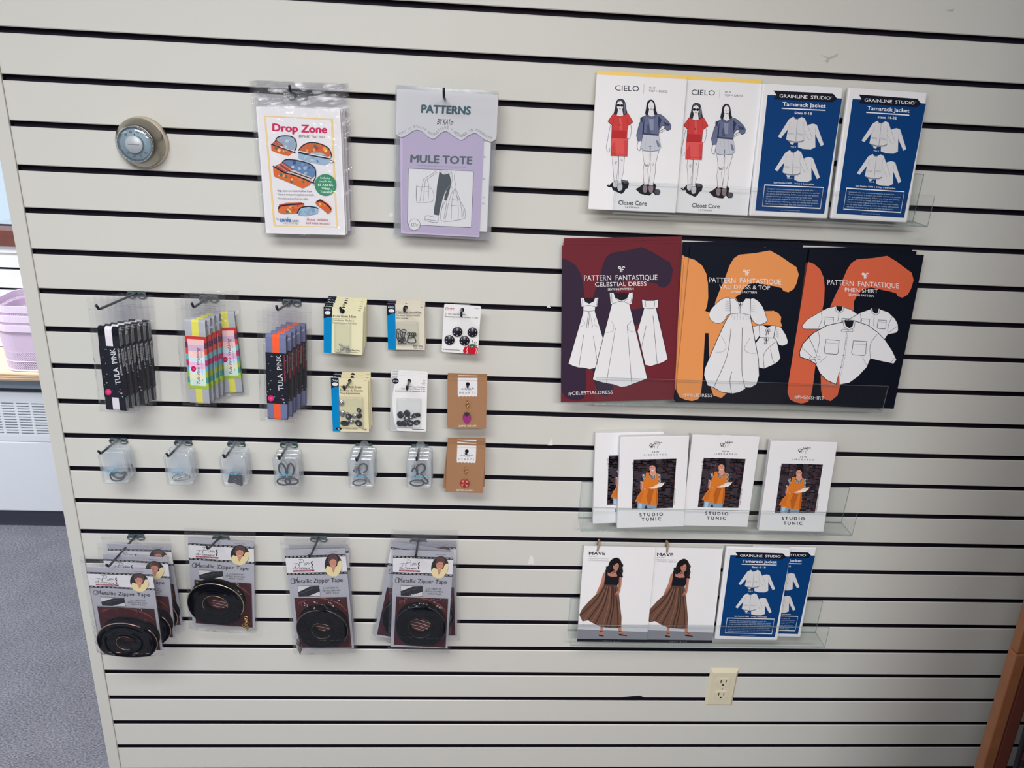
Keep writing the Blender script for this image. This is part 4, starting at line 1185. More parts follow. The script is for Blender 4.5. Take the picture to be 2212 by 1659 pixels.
def bag(mb, x0, x1, z0, z1, yf, yb, fill=(0.0, 0.8), seed=1, amp=0.0012, film=None, nx=14, nz=22, ribs=()):
    """a flat bag: front film bulging to yf and back film to yb over the filled height, sealed at its rim (y = mid)"""
    film = film or FILM
    mid = 0.35 * yf + 0.65 * yb
    grid = []
    for side, yy in ((0, yf), (1, yb)):
        base = len(mb.v); vs = []; fs = []
        for j in range(nz + 1):
            v = j / nz
            a, b = fill
            pz = min(1, max(0, (v - a + .02) / .05)) * min(1, max(0, (b + .12 - v) / .14))
            for i in range(nx + 1):
                u = i / nx
                pu = min(1, min(u, 1 - u) / 0.13)
                k = pz * pu
                k = k * k * (3 - 2 * k)
                nn = noise.noise(Vector((u * 5 + seed * 3.1, v * 9 + side * 17.0, seed * 1.7))) + .5 * noise.noise(Vector((u * 13 + seed, v * 21 + side * 7.0, seed * 2.3)))
                y = mid + (yy - mid) * k
                if 0 < i < nx and 0 < j < nz:
                    n_ = nn * amp * (2.6 if k < .3 else .7)
                    y = y + n_ if k < .3 else (y - abs(n_) if side == 0 else y + abs(n_))
                xe = (x0 + (x1 - x0) * u) + (0.0008 * nn if i in (0, nx) else 0)
                vs.append((xe, y, z0 + (z1 - z0) * v + (0.0008 * nn if j in (0, nz) else 0)))
        for j in range(nz):
            for i in range(nx):
                q = (j * (nx + 1) + i, j * (nx + 1) + i + 1, (j + 1) * (nx + 1) + i + 1, (j + 1) * (nx + 1) + i)
                fs.append(q if side == 0 else q[::-1])
        mb.add(vs, fs, film, True)
    for z in ribs:
        mb.tube([(x0 + .001, mid - .0008, z), (x1 - .001, mid - .0008, z)], 0.0007, film, 6)


def hang_copies(root, M, h, label, n, dy, dx=0.0, dz=0.0, roll=0.0, words=None, seed=3):
    """n-1 more of the same behind the front one, each turned a little about the hook"""
    q = random.Random(seed)
    words = words or ['second', 'third', 'fourth', 'fifth', 'sixth'][:n - 2] + ['rearmost']
    for k in range(1, n):
        ro = roll * k + q.uniform(-1, 1) * 0.012
        Mk = M @ Matrix.Translation((dx * k + q.uniform(-1, 1) * 0.0008, dy * k, dz * k + q.uniform(-1, 1) * 0.0008)) @ Matrix.Translation((0, 0, h)) @ Matrix.Rotation(ro, 4, 'Y') @ Matrix.Translation((0, 0, -h))
        copy_thing(root, label % words[k - 1], Mk)


# ------------------------------------------------------------------ tray pattern bags
C2 = crop(520, 150, 1120, 2212)
Q_DZ = [(135, 300), (797, 318), (830, 1322), (188, 1303)]


def art_dropzone(c):
    c.line([(204, 372), (731, 395), (760, 1255), (258, 1243)], 13, (228, 196, 130), True)
    c.line([(204, 372), (731, 395), (760, 1255), (258, 1243)], 3, (240, 220, 170), True)
    c.text('Drop Zone', 258, 487, 692, 502, 60, (196, 40, 92), 0.045); c.text('ZIPPERED TRAY TRIO', 465, 536, 672, 542, 17, (40, 44, 56), 0.012)
    q = random.Random(5); warm = [(206, 92, 48), (226, 160, 70), (180, 60, 52), (238, 200, 120), (70, 110, 110), (150, 50, 60), (214, 120, 60)]; cool = [(150, 176, 200), (120, 150, 184), (180, 200, 214), (96, 130, 170), (136, 164, 180)]

    def patch(pts, base, pal, n, seed, edge=(28, 32, 52), ew=8):
        c.poly(pts, base)
        xs = [p[0] for p in pts]; ys = [p[1] for p in pts]; r = random.Random(seed); k = 0

        def inside(x, y):
            o = False
            for i in range(len(pts)):
                (x1, y1), (x2, y2) = pts[i], pts[i - 1]
                if (y1 > y) != (y2 > y) and x < (x2 - x1) * (y - y1) / (y2 - y1) + x1:
                    o = not o
            return o
        while k < n:
            x, y = r.uniform(min(xs), max(xs)), r.uniform(min(ys), max(ys)); rr = r.uniform(8, 18)
            if all(inside(x + rr * a, y + rr * b) for a, b in ((1, 0), (-1, 0), (0, 1), (0, -1))):
                c.ell(x, y, rr, rr * r.uniform(.6, 1), r.choice(pal), 8, r.uniform(0, 3))
            k += 1
    nv = (28, 32, 52)
    # three open trays
    patch([(285, 585), (290, 545), (330, 526), (400, 528), (438, 556), (444, 610), (420, 640), (350, 620)], (150, 166, 186), cool + [(110, 60, 60)], 20, 1)
    c.poly([(285, 555), (345, 600), (300, 612), (250, 592)], (150, 70, 64)); [c.line([(262 + k * 12, 585 - k * 8), (305 + k * 10, 606 - k * 5)], 3, (220, 150, 120)) for k in range(4)]
    patch([(246, 592), (300, 612), (370, 632), (412, 648), (418, 655), (384, 684), (300, 662), (248, 640)], (206, 100, 56), warm, 26, 2)
    c.line([(246, 590), (300, 610), (412, 648), (440, 660)], 8, nv); c.line([(285, 570), (290, 545), (330, 527), (400, 528), (440, 556), (446, 610), (430, 645)], 8, nv, smooth=3)
    patch([(470, 640), (500, 600), (560, 578), (640, 590), (700, 625), (722, 670), (700, 690), (560, 660)], (196, 100, 60), warm + [(60, 100, 70)], 34, 3)
    c.poly([(560, 655), (640, 655), (690, 680), (600, 672)], (170, 186, 200)); c.line([(468, 650), (520, 665), (560, 660)], 6, nv)
    patch([(458, 655), (540, 668), (640, 686), (712, 700), (706, 735), (672, 757), (560, 735), (462, 705)], (150, 178, 202), cool, 30, 4)
    c.line([(458, 655), (560, 678), (715, 706)], 9, nv); c.line([(462, 640), (500, 598), (560, 576), (640, 588), (702, 622), (724, 672), (716, 700)], 8, nv, smooth=3)
    c.line([(715, 715), (735, 720), (738, 732), (725, 738), (710, 735)], 4, (60, 50, 60), smooth=3)
    patch([(330, 745), (360, 712), (440, 716), (540, 740), (590, 780), (596, 830), (570, 860), (420, 790)], (98, 128, 170), cool + [(60, 84, 130)], 34, 6)
    c.poly([(290, 755), (340, 730), (420, 790), (340, 815), (262, 770)], (170, 82, 74)); [c.line([(280 + k * 16, 760 - k * 6), (345 + k * 18, 808 - k * 5)], 4, (228, 170, 130) if k % 2 else (90, 50, 60)) for k in range(5)]
    c.poly([(400, 790), (560, 850), (560, 880), (380, 812)], (206, 190, 180)); c.line([(385, 800), (560, 862)], 8, nv)
    patch([(258, 768), (340, 815), (440, 838), (540, 880), (560, 892), (548, 912), (490, 940), (400, 900), (262, 842)], (210, 104, 52), warm, 44, 7)
    c.line([(258, 762), (340, 812), (450, 842), (560, 890), (585, 895)], 10, nv); c.line([(330, 738), (360, 712), (440, 716), (540, 740), (592, 782), (594, 850), (575, 885)], 8, nv, smooth=3); c.line([(560, 890), (588, 900), (590, 912), (572, 912)], 4, (60, 50, 60))
    c.ell(674, 912, 87, 87, (58, 138, 104), 40)
    gw = (226, 240, 232)
    for t, x0, x1, y, cp, b in (('Includes', 634, 711, 863, 17, .006), ('coupon for', 622, 722, 889, 16, .006), ('$5 Add-On', 614, 735, 920, 20, .02), ('Video', 641, 708, 948, 20, .02), ('Tutorial', 630, 722, 977, 20, .02)):
        c.text(t, x0, y, x1, y + 3, cp, gw, b)
    for t, x1, y in (('\u00b7 Bags open to create shallow trays', 562, 963), ('\u00b7 Store a variety of supplies and tools', 579, 993), ('\u00b7 Versatile and perfect for gifts!', 532, 1025)):
        c.text(t, 280, y, x1, y + 5, 15, (70, 74, 90), 0.004)
    patch([(290, 1110), (300, 1070), (360, 1055), (480, 1052), (500, 1070), (490, 1100), (440, 1140), (330, 1145), (292, 1130)], (206, 110, 60), warm, 34, 8); c.poly([(300, 1068), (480, 1052), (500, 1068), (320, 1085)], (180, 60, 62)); c.line([(296, 1105), (320, 1078), (500, 1062)], 9, nv, smooth=3)
    patch([(445, 1130), (470, 1095), (520, 1080), (600, 1086), (614, 1110), (606, 1140), (520, 1160), (450, 1155)], (150, 178, 204), cool, 26, 9); c.line([(444, 1140), (470, 1098), (540, 1084), (614, 1100)], 9, nv, smooth=3)
    patch([(590, 1050), (630, 1022), (690, 1060), (722, 1095), (716, 1125), (690, 1145), (640, 1100), (600, 1070)], (200, 96, 56), warm, 24, 10); c.line([(600, 1046), (640, 1040), (700, 1085), (716, 1115)], 9, nv, smooth=3)
    c.text('by', 278, 1190, 298, 1191, 16, (120, 124, 134)); c.text('annie', 302, 1204, 392, 1207, 36, (40, 100, 170), 0.028); c.text('.com', 396, 1207, 453, 1209, 24, (90, 94, 108), 0.01); c.text("what's in your bag?", 328, 1222, 452, 1226, 10, (110, 112, 120), 0, 0.2)
    c.text('Great visibility', 519, 1197, 692, 1202, 20, (176, 58, 82), 0.004); c.text('and easy access!', 510, 1224, 705, 1230, 20, (176, 58, 82), 0.004)


M, w, h = place(C2(Q_DZ), 0.046, 0.046)
LD = 'bagged sewing pattern for colourful zippered trays, '
r = thing('pattern_bag', LD + 'front of its stack on the hook', 'sewing pattern', M, 'zippered tray pattern bags')
mb = MB(); mb.box(-w / 2, w / 2, 0, 0.0045, 0, h, PAPER, bev=0.0005); art_dropzone(Canvas(mb, Q_DZ, w, h)); mb.build('cover_booklet', r)
mb = MB(); bag(mb, -w / 2 - 0.0085, w / 2 + 0.008, -0.003, h + 0.041, -0.0022, 0.0055, (0.0, 0.83), 2, 0.0010, ribs=(h + 0.0405, h + 0.0375, h + 0.0345)); mb.build('bag', r)
hang_copies(r, M, h + .03, LD + '%s in its stack on the hook', 4, 0.0098, 0.0012, 0.0005, 0.003)

# ------------------------------------------------------------------ lilac tote pattern pouches
Q_MT = [(1216, 118), (2038, 182), (2003, 1362), (1230, 1325)]
SCAL = [(1230, 470), (1238, 515), (1275, 535), (1320, 518), (1375, 482), (1430, 484), (1490, 532), (1540, 548), (1585, 505), (1635, 490), (1695, 530), (1755, 560), (1810, 522), (1865, 505), (1920, 545), (1985, 573), (2022, 555), (2030, 520)]


def art_tote(c):
    tl = (62, 84, 94); ln = (130, 134, 144)
    c.poly([(1258, 365), (1935, 390), (1915, 1335), (1290, 1308)], (184, 172, 204))
    c.text('MULE TOTE', 1350, 737, 1845, 753, 62, (62, 84, 96), 0.042); c.text('A technical sewing pattern, fabric tote bag, with structural seams in two sizes', 1400, 766, 1797, 784, 11, (110, 108, 134))
    c.poly([(1338, 792), (1344, 786), (1850, 808), (1857, 816), (1850, 1250), (1842, 1258), (1348, 1238), (1340, 1228)], (226, 226, 230), 0, (60, 66, 84), 3)
    dk = (42, 58, 70)
    c.poly([(1582, 800), (1668, 800), (1672, 832), (1600, 840)], (226, 226, 230), 0, ln, 3); [c.line([(1590 + k * 12, 802), (1610 + k * 10, 832)], 2, ln) for k in range(6)]
    c.poly([(1585, 812), (1620, 836), (1664, 826), (1680, 880), (1678, 930), (1662, 1000), (1650, 1040), (1628, 1038), (1634, 1000), (1650, 960), (1630, 985), (1615, 1040), (1598, 1110), (1590, 1162), (1550, 1155), (1552, 1100), (1565, 1000), (1570, 920), (1580, 860)], dk, 0)
    c.line([(1676, 920), (1640, 960), (1625, 1010)], 3, (120, 136, 146), smooth=3)
    for p in ([(1560, 800), (1530, 830), (1480, 860), (1462, 872), (1480, 878), (1510, 860), (1570, 815)], [(1680, 805), (1690, 870), (1680, 920), (1692, 945)], [(1710, 805), (1706, 870), (1722, 935), (1715, 950)], [(1462, 872), (1450, 930), (1436, 1050)], [(1478, 876), (1470, 930), (1466, 1048)], [(1490, 876), (1505, 940), (1500, 1050)],
              [(1405, 925), (1435, 935), (1510, 935), (1545, 990), (1535, 1050), (1440, 1058), (1408, 1045), (1405, 925)], [(1410, 1030), (1405, 940)], [(1450, 965), (1500, 970)], [(1700, 950), (1670, 1040), (1640, 1200)], [(1708, 950), (1690, 1060), (1690, 1190)], [(1715, 950), (1740, 1060), (1745, 1190)], [(1722, 955), (1760, 1060), (1775, 1180)],
              [(1650, 1040), (1620, 1080), (1602, 1180), (1640, 1210), (1780, 1190), (1800, 1160), (1785, 1090), (1720, 1000)], [(1690, 1035), (1730, 1040)], [(1685, 1080), (1735, 1085)], [(1550, 1160), (1545, 1175), (1500, 1162), (1478, 1180), (1490, 1205), (1580, 1218), (1582, 1165)], [(1482, 1192), (1582, 1208)], [(1620, 1060), (1605, 1140)], [(1650, 1060), (1630, 1190)], [(1790, 1100), (1780, 1170)]):
        c.line(p, 3, ln, smooth=3)
    c.ell(1396, 1237, 46, 46, (226, 226, 230), 28, 0, (60, 66, 84), 3); c.text('KATm', 1368, 1252, 1424, 1252, 30, (50, 56, 70), 0.0, 0.25)
    for k, y in enumerate((560, 690, 865, 1010, 1060)):
        c.poly([(1932, y), (1948, y), (1946, y + 5), (1932, y + 5)], (150, 156, 170))


def art_flap(c):
    c.text('PATTERNS', 1428, 340, 1822, 358, 64, (70, 94, 106), 0.05); c.text('BY KATm', 1558, 434, 1686, 440, 46, (40, 44, 58), 0.0, 0.3)
    c.textpath('EASY TO FOLLOW INSTRUCTIONS * DESIGNED IN AUSTRALIA', [(1255, 520), (1320, 492), (1390, 458), (1440, 470), (1500, 512), (1545, 522), (1590, 482), (1640, 466), (1700, 508), (1755, 535), (1815, 498), (1865, 482), (1920, 522), (1990, 552)], 20, (150, 152, 164))


M, w, h = place(C2(Q_MT), 0.046, 0.046)
LM = 'frosted pouch with a lilac tote bag pattern, '
r = thing('pattern_pouch', LM + 'front of its stack on the hook', 'sewing pattern', M, 'lilac tote pattern pouches')
mb = MB()
cb = Canvas(mb, Q_MT, w, h)
bk = [cb.P(*p) for p in ((1258, 365), (1935, 390), (1915, 1335), (1290, 1308))]
mb.prism(bk, 0.0, 0.0018, mat('lilac_paper', (184, 172, 204), 0.5)); mb.prism([(-.072, .014), (.082, .016), (.080, .195), (-.070, .195)], 0.0021, 0.0036, PAPER)
art_tote(cb); mb.build('pattern_booklet', r)
mb = MB(); bag(mb, -w / 2, w / 2, 0.0, h, -0.0016, 0.0046, (0.02, 0.95), 5, 0.0004, FILM2); mb.build('pouch', r)
mb = MB(); c = Canvas(mb, Q_MT, w, h, -0.0030)
FLAP = clear('milky_flap', (236, 238, 240), 0.55, (232, 234, 240), 0.25, 0.03, 0.5)
out = [c.P(*p) for p in [(1232, 150), (2030, 205), (2032, 300)] + sm(SCAL, 3, False)[::-1]]
mb.prism(out, -0.0030, -0.0026, FLAP); art_flap(c); mb.build('flap', r)
hang_copies(r, M, h, LM + '%s in its stack on the hook', 3, 0.0095, 0.0008, -0.0004, 0.004)

# ------------------------------------------------------------------ webbing packs
K1 = crop(180, 620, 440, 1438); K2 = crop(380, 620, 690, 1714)
BAR = (24, 26, 34)


def webbing(M, w, h, label, side_c, mid_c, edge_c, s0, s1, sleeve_c, art, side_art, group, t=0.0132, bagh=0.220):
    r = thing('webbing_pack', label, 'webbing', M, group)
    # the folded strap: a rounded bundle; three stripes across, the fold edges on its sides
    n = 6; out = []
    rr = t * 0.46
    for cy, cz, a0 in ((rr, h - rr, PI / 2), (t - rr, h - rr, 0), (t - rr, rr, -PI / 2), (rr, rr, -PI)):
        for i in range(n + 1):
            a = a0 + (PI / 2) * (1 - i / n) if cz > h / 2 else a0 + (PI / 2) * (1 - i / n)
            out.append((cy + rr * math.cos(a), cz + rr * math.sin(a)))
    mb = MB(); N = len(out)
    sc, mc, ec = (mat('webbing_%02x%02x%02x' % tuple(c), c, 0.8, 0, 0.2, var=0.10, scale=500, bump=0.4, bscale=900) for c in (side_c, mid_c, edge_c))
    xs = [-w / 2, -w * 0.165, w * 0.165, w / 2]
    for k in range(3):
        vs = [(xs[k], y, z) for y, z in out] + [(xs[k + 1], y, z) for y, z in out]
        mb.add(vs, [(i, N + i, N + (i + 1) % N, (i + 1) % N) for i in range(N)], mc if k == 1 else sc, True)
    for s_ in (0, 1):
        x = xs[3] if s_ else xs[0]
        mb.add([(x, y, z) for y, z in out], [tuple(range(N)) if s_ == 0 else tuple(range(N - 1, -1, -1))], ec)
        for k in (2, 4):
            y = t * k / 6
            mb.box(x - 0.0003, x + 0.0003, y - 0.0002, y + 0.0002, 0.006, h - 0.006, sc)
    mb.build('folded_strap', r)
    e = 0.0006; z0, z1 = h * s0, h * s1
    mb = MB(); mb.box(-w / 2 - e, w / 2 + e, -e, t + e, z0, z1, mat('sleeve_%02x%02x%02x' % tuple(sleeve_c), sleeve_c, 0.5, 0, 0.15))
    art(mb, w + 2 * e, z1 - z0, z0, -e)
    side_art(mb, w / 2 + e, t, z0, z1)
    mb.build('paper_sleeve', r)
    mb = MB(); bag(mb, -w / 2 - 0.017, w / 2 + 0.011, -0.007, bagh, -0.0009, t + 0.0009, (0.02, 0.70), int(abs(M.translation.x) * 1000) % 17, 0.0009, ribs=(bagh - 0.022,))
    mb.build('bag', r)
    return r


def art_starry(sub, ystart, quad):
    def f(mb, w, h, z0, y):
        c = Canvas(mb, quad, w, h, y, z0)
        q = random.Random(3)
        (ax, ay), (bx, by), (dx_, dy_), (cx, cy) = quad
        at = lambda u, v: (ax + (bx - ax) * u + (cx - ax) * v, ay + (by - ay) * u + (cy - ay) * v)
        for k in range(26):
            u, v = q.random(), q.random()
            if 0.42 < u < 0.96 and 0.02 < v < 0.74:
                continue
            p = at(u, v); c.ell(p[0], p[1], q.choice((3, 4, 7)), q.choice((3, 4, 7)), q.choice(((150, 196, 200), (220, 214, 190), (206, 210, 216))), 8)
        a, b = at(0.84, 0.715), at(0.74, 0.03); c.text('TULA  PINK', a[0], a[1], b[0], b[1], 62, (206, 208, 214), 0.012)
        a2, b2 = at(0.80, 0.713), at(0.70, 0.028); c.line([(a2[0] - 18, a2[1] - 6), (b2[0] - 18, b2[1] + 6)], 3, (22, 26, 44))
        a, b = at(0.97, 0.54), at(0.93, 0.03); c.text('STRIPED WEBBING', a[0], a[1], b[0], b[1], 19, sub, 0.006)
        p = at(0.21, 0.895); c.ell(p[0], p[1], 37, 37, (212, 48, 112), 24); c.ell(p[0] + 2, p[1], 14, 10, (226, 96, 146), 10); p = at(0.82, 0.90); c.ell(p[0], p[1], 12, 12, (222, 130, 170), 14)
    return f


def side_barcode(mb, x, t, z0, z1):
    y0, y1 = t * 0.12, t * 0.82; za = z1 - 0.006; zb = za - (z1 - z0) * 0.34
    W1 = ink((214, 216, 218)); B1 = ink(BAR)
    mb.add([(x + .0002, y0, zb), (x + .0002, y1, zb), (x + .0002, y1, za), (x + .0002, y0, za)], [(0, 1, 2, 3)], W1)
    q = random.Random(8); z = zb + .002
    while z < za - .003:
        d = q.choice((.0006, .001, .0016)); mb.add([(x + .0003, y0 + .0015, z), (x + .0003, y1 - .0015, z), (x + .0003, y1 - .0015, z + d), (x + .0003, y0 + .0015, z + d)], [(0, 1, 2, 3)], B1); z += d + q.choice((.0007, .0012))


Q_S1 = [(200, 690), (450, 715), (490, 1318), (243, 1300)]
M, w, h = place(K1([(195, 480), (440, 492), (490, 1492), (255, 1472)]), 0.102, 0.098)
LW = 'black webbing pack with white stripe, %s on the hook'
r = webbing(M, 0.0372, h, LW % 'front one', (14, 17, 30), (226, 224, 232), (150, 160, 166), 0.172, 0.785, (14, 18, 34), art_starry((200, 204, 212), 0, Q_S1), side_barcode, 'black and white webbing packs')
hang_copies(r, M, 0.23, LW, 6, 0.0172, 0.0040, -0.003, 0.0, None, 5)

Q_S2 = [(103, 572), (358, 578), (400, 1198), (150, 1195)]
RAIN = [(200, 50, 56), (96, 40, 84), (206, 70, 62), (104, 176, 186), (186, 36, 96), (92, 164, 180), (150, 170, 60), (58, 150, 140), (160, 186, 64)]


def art_rainbow(mb, w, h, z0, y):
    c = Canvas(mb, Q_S2, w, h, y, z0)
    for k, col in enumerate(RAIN):
        v0, v1 = 1 - k / 9, 1 - (k + 1) / 9
        c.flat([(-w / 2, z0 + h * v1), (w / 2, z0 + h * v1), (w / 2, z0 + h * v0), (-w / 2, z0 + h * v0)], col)
    for k, col in enumerate(((236, 196, 196), (206, 178, 206), (242, 204, 200), (206, 228, 236), (232, 184, 216), (206, 228, 238), (224, 226, 196), (196, 222, 216))):
        v0, v1 = 0.945 - k * 0.111, 0.945 - (k + 1) * 0.111
        c.flat([(-w * .385, z0 + h * v1), (w * .385, z0 + h * v1), (w * .385, z0 + h * v0), (-w * .385, z0 + h * v0)], col)
    c.text('Tula Pink Webbing', 292, 1140, 276, 705, 36, (120, 30, 66), 0.012, 0.35); c.text('renaissance ribbons', 324, 1045, 305, 715, 17, (96, 130, 150), 0.0); c.text('By', 328, 1100, 326, 1075, 14, (60, 80, 100), 0.01)
    c.ell(212, 962, 32, 34, (190, 30, 92), 20); c.ell(214, 962, 14, 8, (214, 80, 130), 10)


def side_rainbow(mb, x, t, z0, z1):
    h = z1 - z0
    for s_ in (1, -1):
        for k, col in enumerate(RAIN):
            a, b = z1 - h * (k + 1) / 9, z1 - h * k / 9
            q = [(s_ * (x + .0002), -.0004, a), (s_ * (x + .0002), t, a), (s_ * (x + .0002), t, b), (s_ * (x + .0002), -.0004, b)]
            mb.add(q, [(0, 1, 2, 3) if s_ > 0 else (3, 2, 1, 0)], ink(col))


M, w, h = place(K2([(97, 392), (352, 400), (408, 1412), (158, 1388)]), 0.076, 0.074)
LW = 'grey webbing pack with yellow stripe in a rainbow sleeve, %s on the hook'
r = webbing(M, 0.0375, h, LW % 'front one', (172, 176, 186), (218, 214, 96), (120, 140, 142), 0.195, 0.815, (160, 186, 64), art_rainbow, side_rainbow, 'yellow-striped webbing packs', 0.0108, 0.211)
hang_copies(r, M, 0.23, LW, 4, 0.0138, 0.0045, 0.000, 0.0, ['second', 'third', 'fourth'], 6)
Mk = M @ Matrix.Translation((0.034, 0.056, 0.001)) @ Matrix.Translation((0, 0, .23)) @ Matrix.Rotation(-0.06, 4, 'Y') @ Matrix.Translation((0, 0, -.23)) @ Matrix.Rotation(0.12, 4, 'Z')
copy_thing(r, LW % 'rearmost', Mk)

Q_S3 = [(1085, 765), (1330, 785), (1318, 1395), (1070, 1378)]
M, w, h = place(K2([(1092, 572), (1345, 584), (1310, 1602), (1062, 1580)]), 0.100, 0.094)
LW = 'blue-grey webbing pack with orange stripe, %s on the hook'
r = webbing(M, 0.0372, h, LW % 'front one', (112, 120, 158), (244, 96, 50), (70, 78, 106), 0.205, 0.80, (14, 18, 34), art_starry((190, 60, 70), 0, Q_S3), side_barcode, 'orange-striped webbing packs')
hang_copies(r, M, 0.23, LW, 5, 0.0170, 0.0058, 0.000, 0.0, None, 9)

# ------------------------------------------------------------------ notions cards
D3 = crop(680, 630, 1070, 2212); D4 = crop(690, 790, 1070, 2212); D6 = crop(560, 930, 1070, 2212)
CREAM = mat('cream_card', (222, 218, 184), 0.5); WCARD = mat('white_notion_card', (228, 228, 230), 0.4)
BLI = clear('blister', (246, 248, 248), 0.02, (226, 230, 232), 0.06, 0.05, 0.9)
STEEL = mat('bright_steel', (196, 198, 200), 0.22, 0.95); BSTEEL = mat('black_metal', (30, 33, 44), 0.3, 0.4, 0.6)


def blister(parent, cv, q, depth, rim=0.0025):
    """a moulded clear bubble over the card, from corner pixels TL, TR, BR, BL of the card's canvas"""
    p = [cv.P(*a) for a in q]
    x0 = (p[0][0] + p[3][0]) / 2; x1 = (p[1][0] + p[2][0]) / 2; z1 = (p[0][1] + p[1][1]) / 2; z0 = (p[2][1] + p[3][1]) / 2
    mb = MB(); R1 = rrect((x1 - x0) / 2 + rim, (z1 - z0) / 2 + rim, .003, 4); R2 = rrect((x1 - x0) / 2, (z1 - z0) / 2, .003, 4); R3 = rrect((x1 - x0) / 2 - .0012, (z1 - z0) / 2 - .0012, .0026, 4)
    cx, cz = (x0 + x1) / 2, (z0 + z1) / 2; n = len(R1); vs = []
    for R_, y in ((R1, -.0022), (R2, -.0026), (R2, -depth + .0012), (R3, -depth)):
        vs += [(cx + x, y, cz + z) for x, z in R_]
    fs = [(k * n + i, k * n + (i + 1) % n, (k + 1) * n + (i + 1) % n, (k + 1) * n + i) for k in range(3) for i in range(n)] + [tuple(range(3 * n, 4 * n))]
    mb.add(vs, fs, BLI, False)
    mb.build('blister', parent)
    return x0, x1, z0, z1


def hole_ring(c, x, y, r_):
    c.ell(x, y, r_, r_, (18, 20, 28), 18)


def blue_side(c, pts_dark, pts_blue, tx, ty, k=1.0):
    c.poly(pts_blue, (0, 128, 190)); c.poly(pts_dark, (22, 28, 48), 0)
    c.text('Dritz', tx, ty, tx + 80 * k, ty + 4, 26 * k, (222, 226, 230), 0.012, 0.25)
    c.poly([(tx + 8, ty + 30), (tx + 25, ty + 16), (tx + 60, ty + 16), (tx + 78, ty + 32), (tx + 70, ty + 55), (tx + 20, ty + 55)], (222, 226, 230), 3); c.line([(tx + 28, ty + 22), (tx + 28, ty + 50)], 2, (120, 128, 140)); c.line([(tx + 52, ty + 20), (tx + 54, ty + 50)], 2, (120, 128, 140))


def card(name, label, M, w, h, t, material, draw, group, rounded=0.0):
    r = thing(name, label, 'notions card', M, group)
    mb = MB(); pts = [(x, z + h / 2) for x, z in rrect(w / 2, h / 2, max(rounded, .0006), 4)]
    mb.prism(pts, 0, t, material)
    c = draw(mb, w, h)
    mb.build('backing_card', r)
    return r, c


def ring_path(cx, cz, y, rx, rz, n=14, a0=0, a1=2 * PI, rot=0):
    out = []
    for i in range(n + 1):
        a = a0 + (a1 - a0) * i / n; x, z = rx * math.cos(a), rz * math.sin(a)
        out.append((cx + x * math.cos(rot) - z * math.sin(rot), y, cz + x * math.sin(rot) + z * math.cos(rot)))
    return out


# -- cream coat hook cards
Q = [(95, 180), (585, 215), (592, 775), (122, 748)]


def draw_coat(mb, w, h):
    c = Canvas(mb, Q, w, h)
    blue_side(c, [(95, 180), (200, 186), (205, 310), (160, 312), (102, 328)], [(97, 200), (200, 206), (218, 754), (122, 748)], 106, 222)
    c.line([(520, 232), (555, 234)], 5, (40, 44, 50))
    c.text('4 Coat Hooks & Eyes', 212, 312, 498, 322, 30, (38, 44, 52), 0.012); c.line([(212, 328), (508, 338)], 2.5, (70, 80, 80))
    c.text('Corchetes Macho y', 214, 362, 478, 370, 27, (90, 110, 104), 0.006); c.text('Hembra para Abrigos', 216, 393, 508, 402, 27, (120, 136, 128), 0.006)
    c.text('Nickel-Plated Brass', 400, 720, 566, 732, 17, (40, 44, 50), 0.012); c.text('Laton Niquelado', 380, 744, 536, 750, 15, (80, 88, 84), 0.004)
    hole_ring(c, 330, 240, 30)
    return c


M, w, h = place(D3(Q), 0.070, 0.070)
LC = 'cream and blue card of silver coat hooks, %s on the hook'
r, c = card('hook_card', LC % 'front one', M, w, h, 0.0008, CREAM, draw_coat, 'coat hook cards')
x0, x1, z0, z1 = blister(r, c, [(250, 400), (438, 405), (440, 740), (265, 735)], 0.0078)
q = random.Random(2); mb = MB()
for k in range(13):
    cx = x0 + .003 + (x1 - x0 - .006) * q.random(); cz = z0 + .0025 + .011 * q.random() * (1 - .5 * abs(cx - (x0 + x1) / 2) / (x1 - x0)); a = q.uniform(0, 6)
    mb.tube(ring_path(cx, cz, -0.0030 - .003 * q.random(), .0022, .0032, 12, 0.3, 5.6, a), 0.0005, STEEL, 6)
mb.tube(ring_path(x0 + .0095, z0 + .016, -0.004, .0022, .0026), 0.0005, STEEL, 6)
o = mb.build('hooks_and_eyes', r); o['kind'] = 'stuff'
hang_copies(r, M, h, LC, 6, 0.0092, 0.0003, 0.0016, 0.0, None, 12)

# -- cream cards with large black hooks
Q = [(882, 150), (1345, 152), (1342, 718), (898, 708)]


def draw_large(mb, w, h):
    c = Canvas(mb, Q, w, h)
    blue_side(c, [(882, 150), (984, 152), (988, 268), (940, 275), (886, 298)], [(882, 170), (985, 172), (992, 712), (898, 708)], 896, 200)
    c.line([(1296, 186), (1326, 188)], 5, (60, 60, 60)); c.line([(1296, 157), (1326, 158)], 2, (150, 150, 140))
    c.text('3 Extra Large Hooks & Eyes', 994, 258, 1308, 266, 25, (40, 44, 52), 0.012); c.line([(994, 270), (1310, 277)], 2.5, (70, 80, 80))
    c.text('Corchetes Macho y Hembra', 996, 302, 1288, 304, 22, (84, 92, 92), 0.006); c.text('Extra Grandes', 997, 334, 1143, 336, 22, (84, 92, 92), 0.006)
    c.text('Black - Brass', 1202, 672, 1325, 676, 17, (30, 32, 40), 0.016); c.text('Negro - Laton', 1203, 696, 1325, 700, 15, (80, 84, 84), 0.004); hole_ring(c, 1115, 192, 24)
    return c


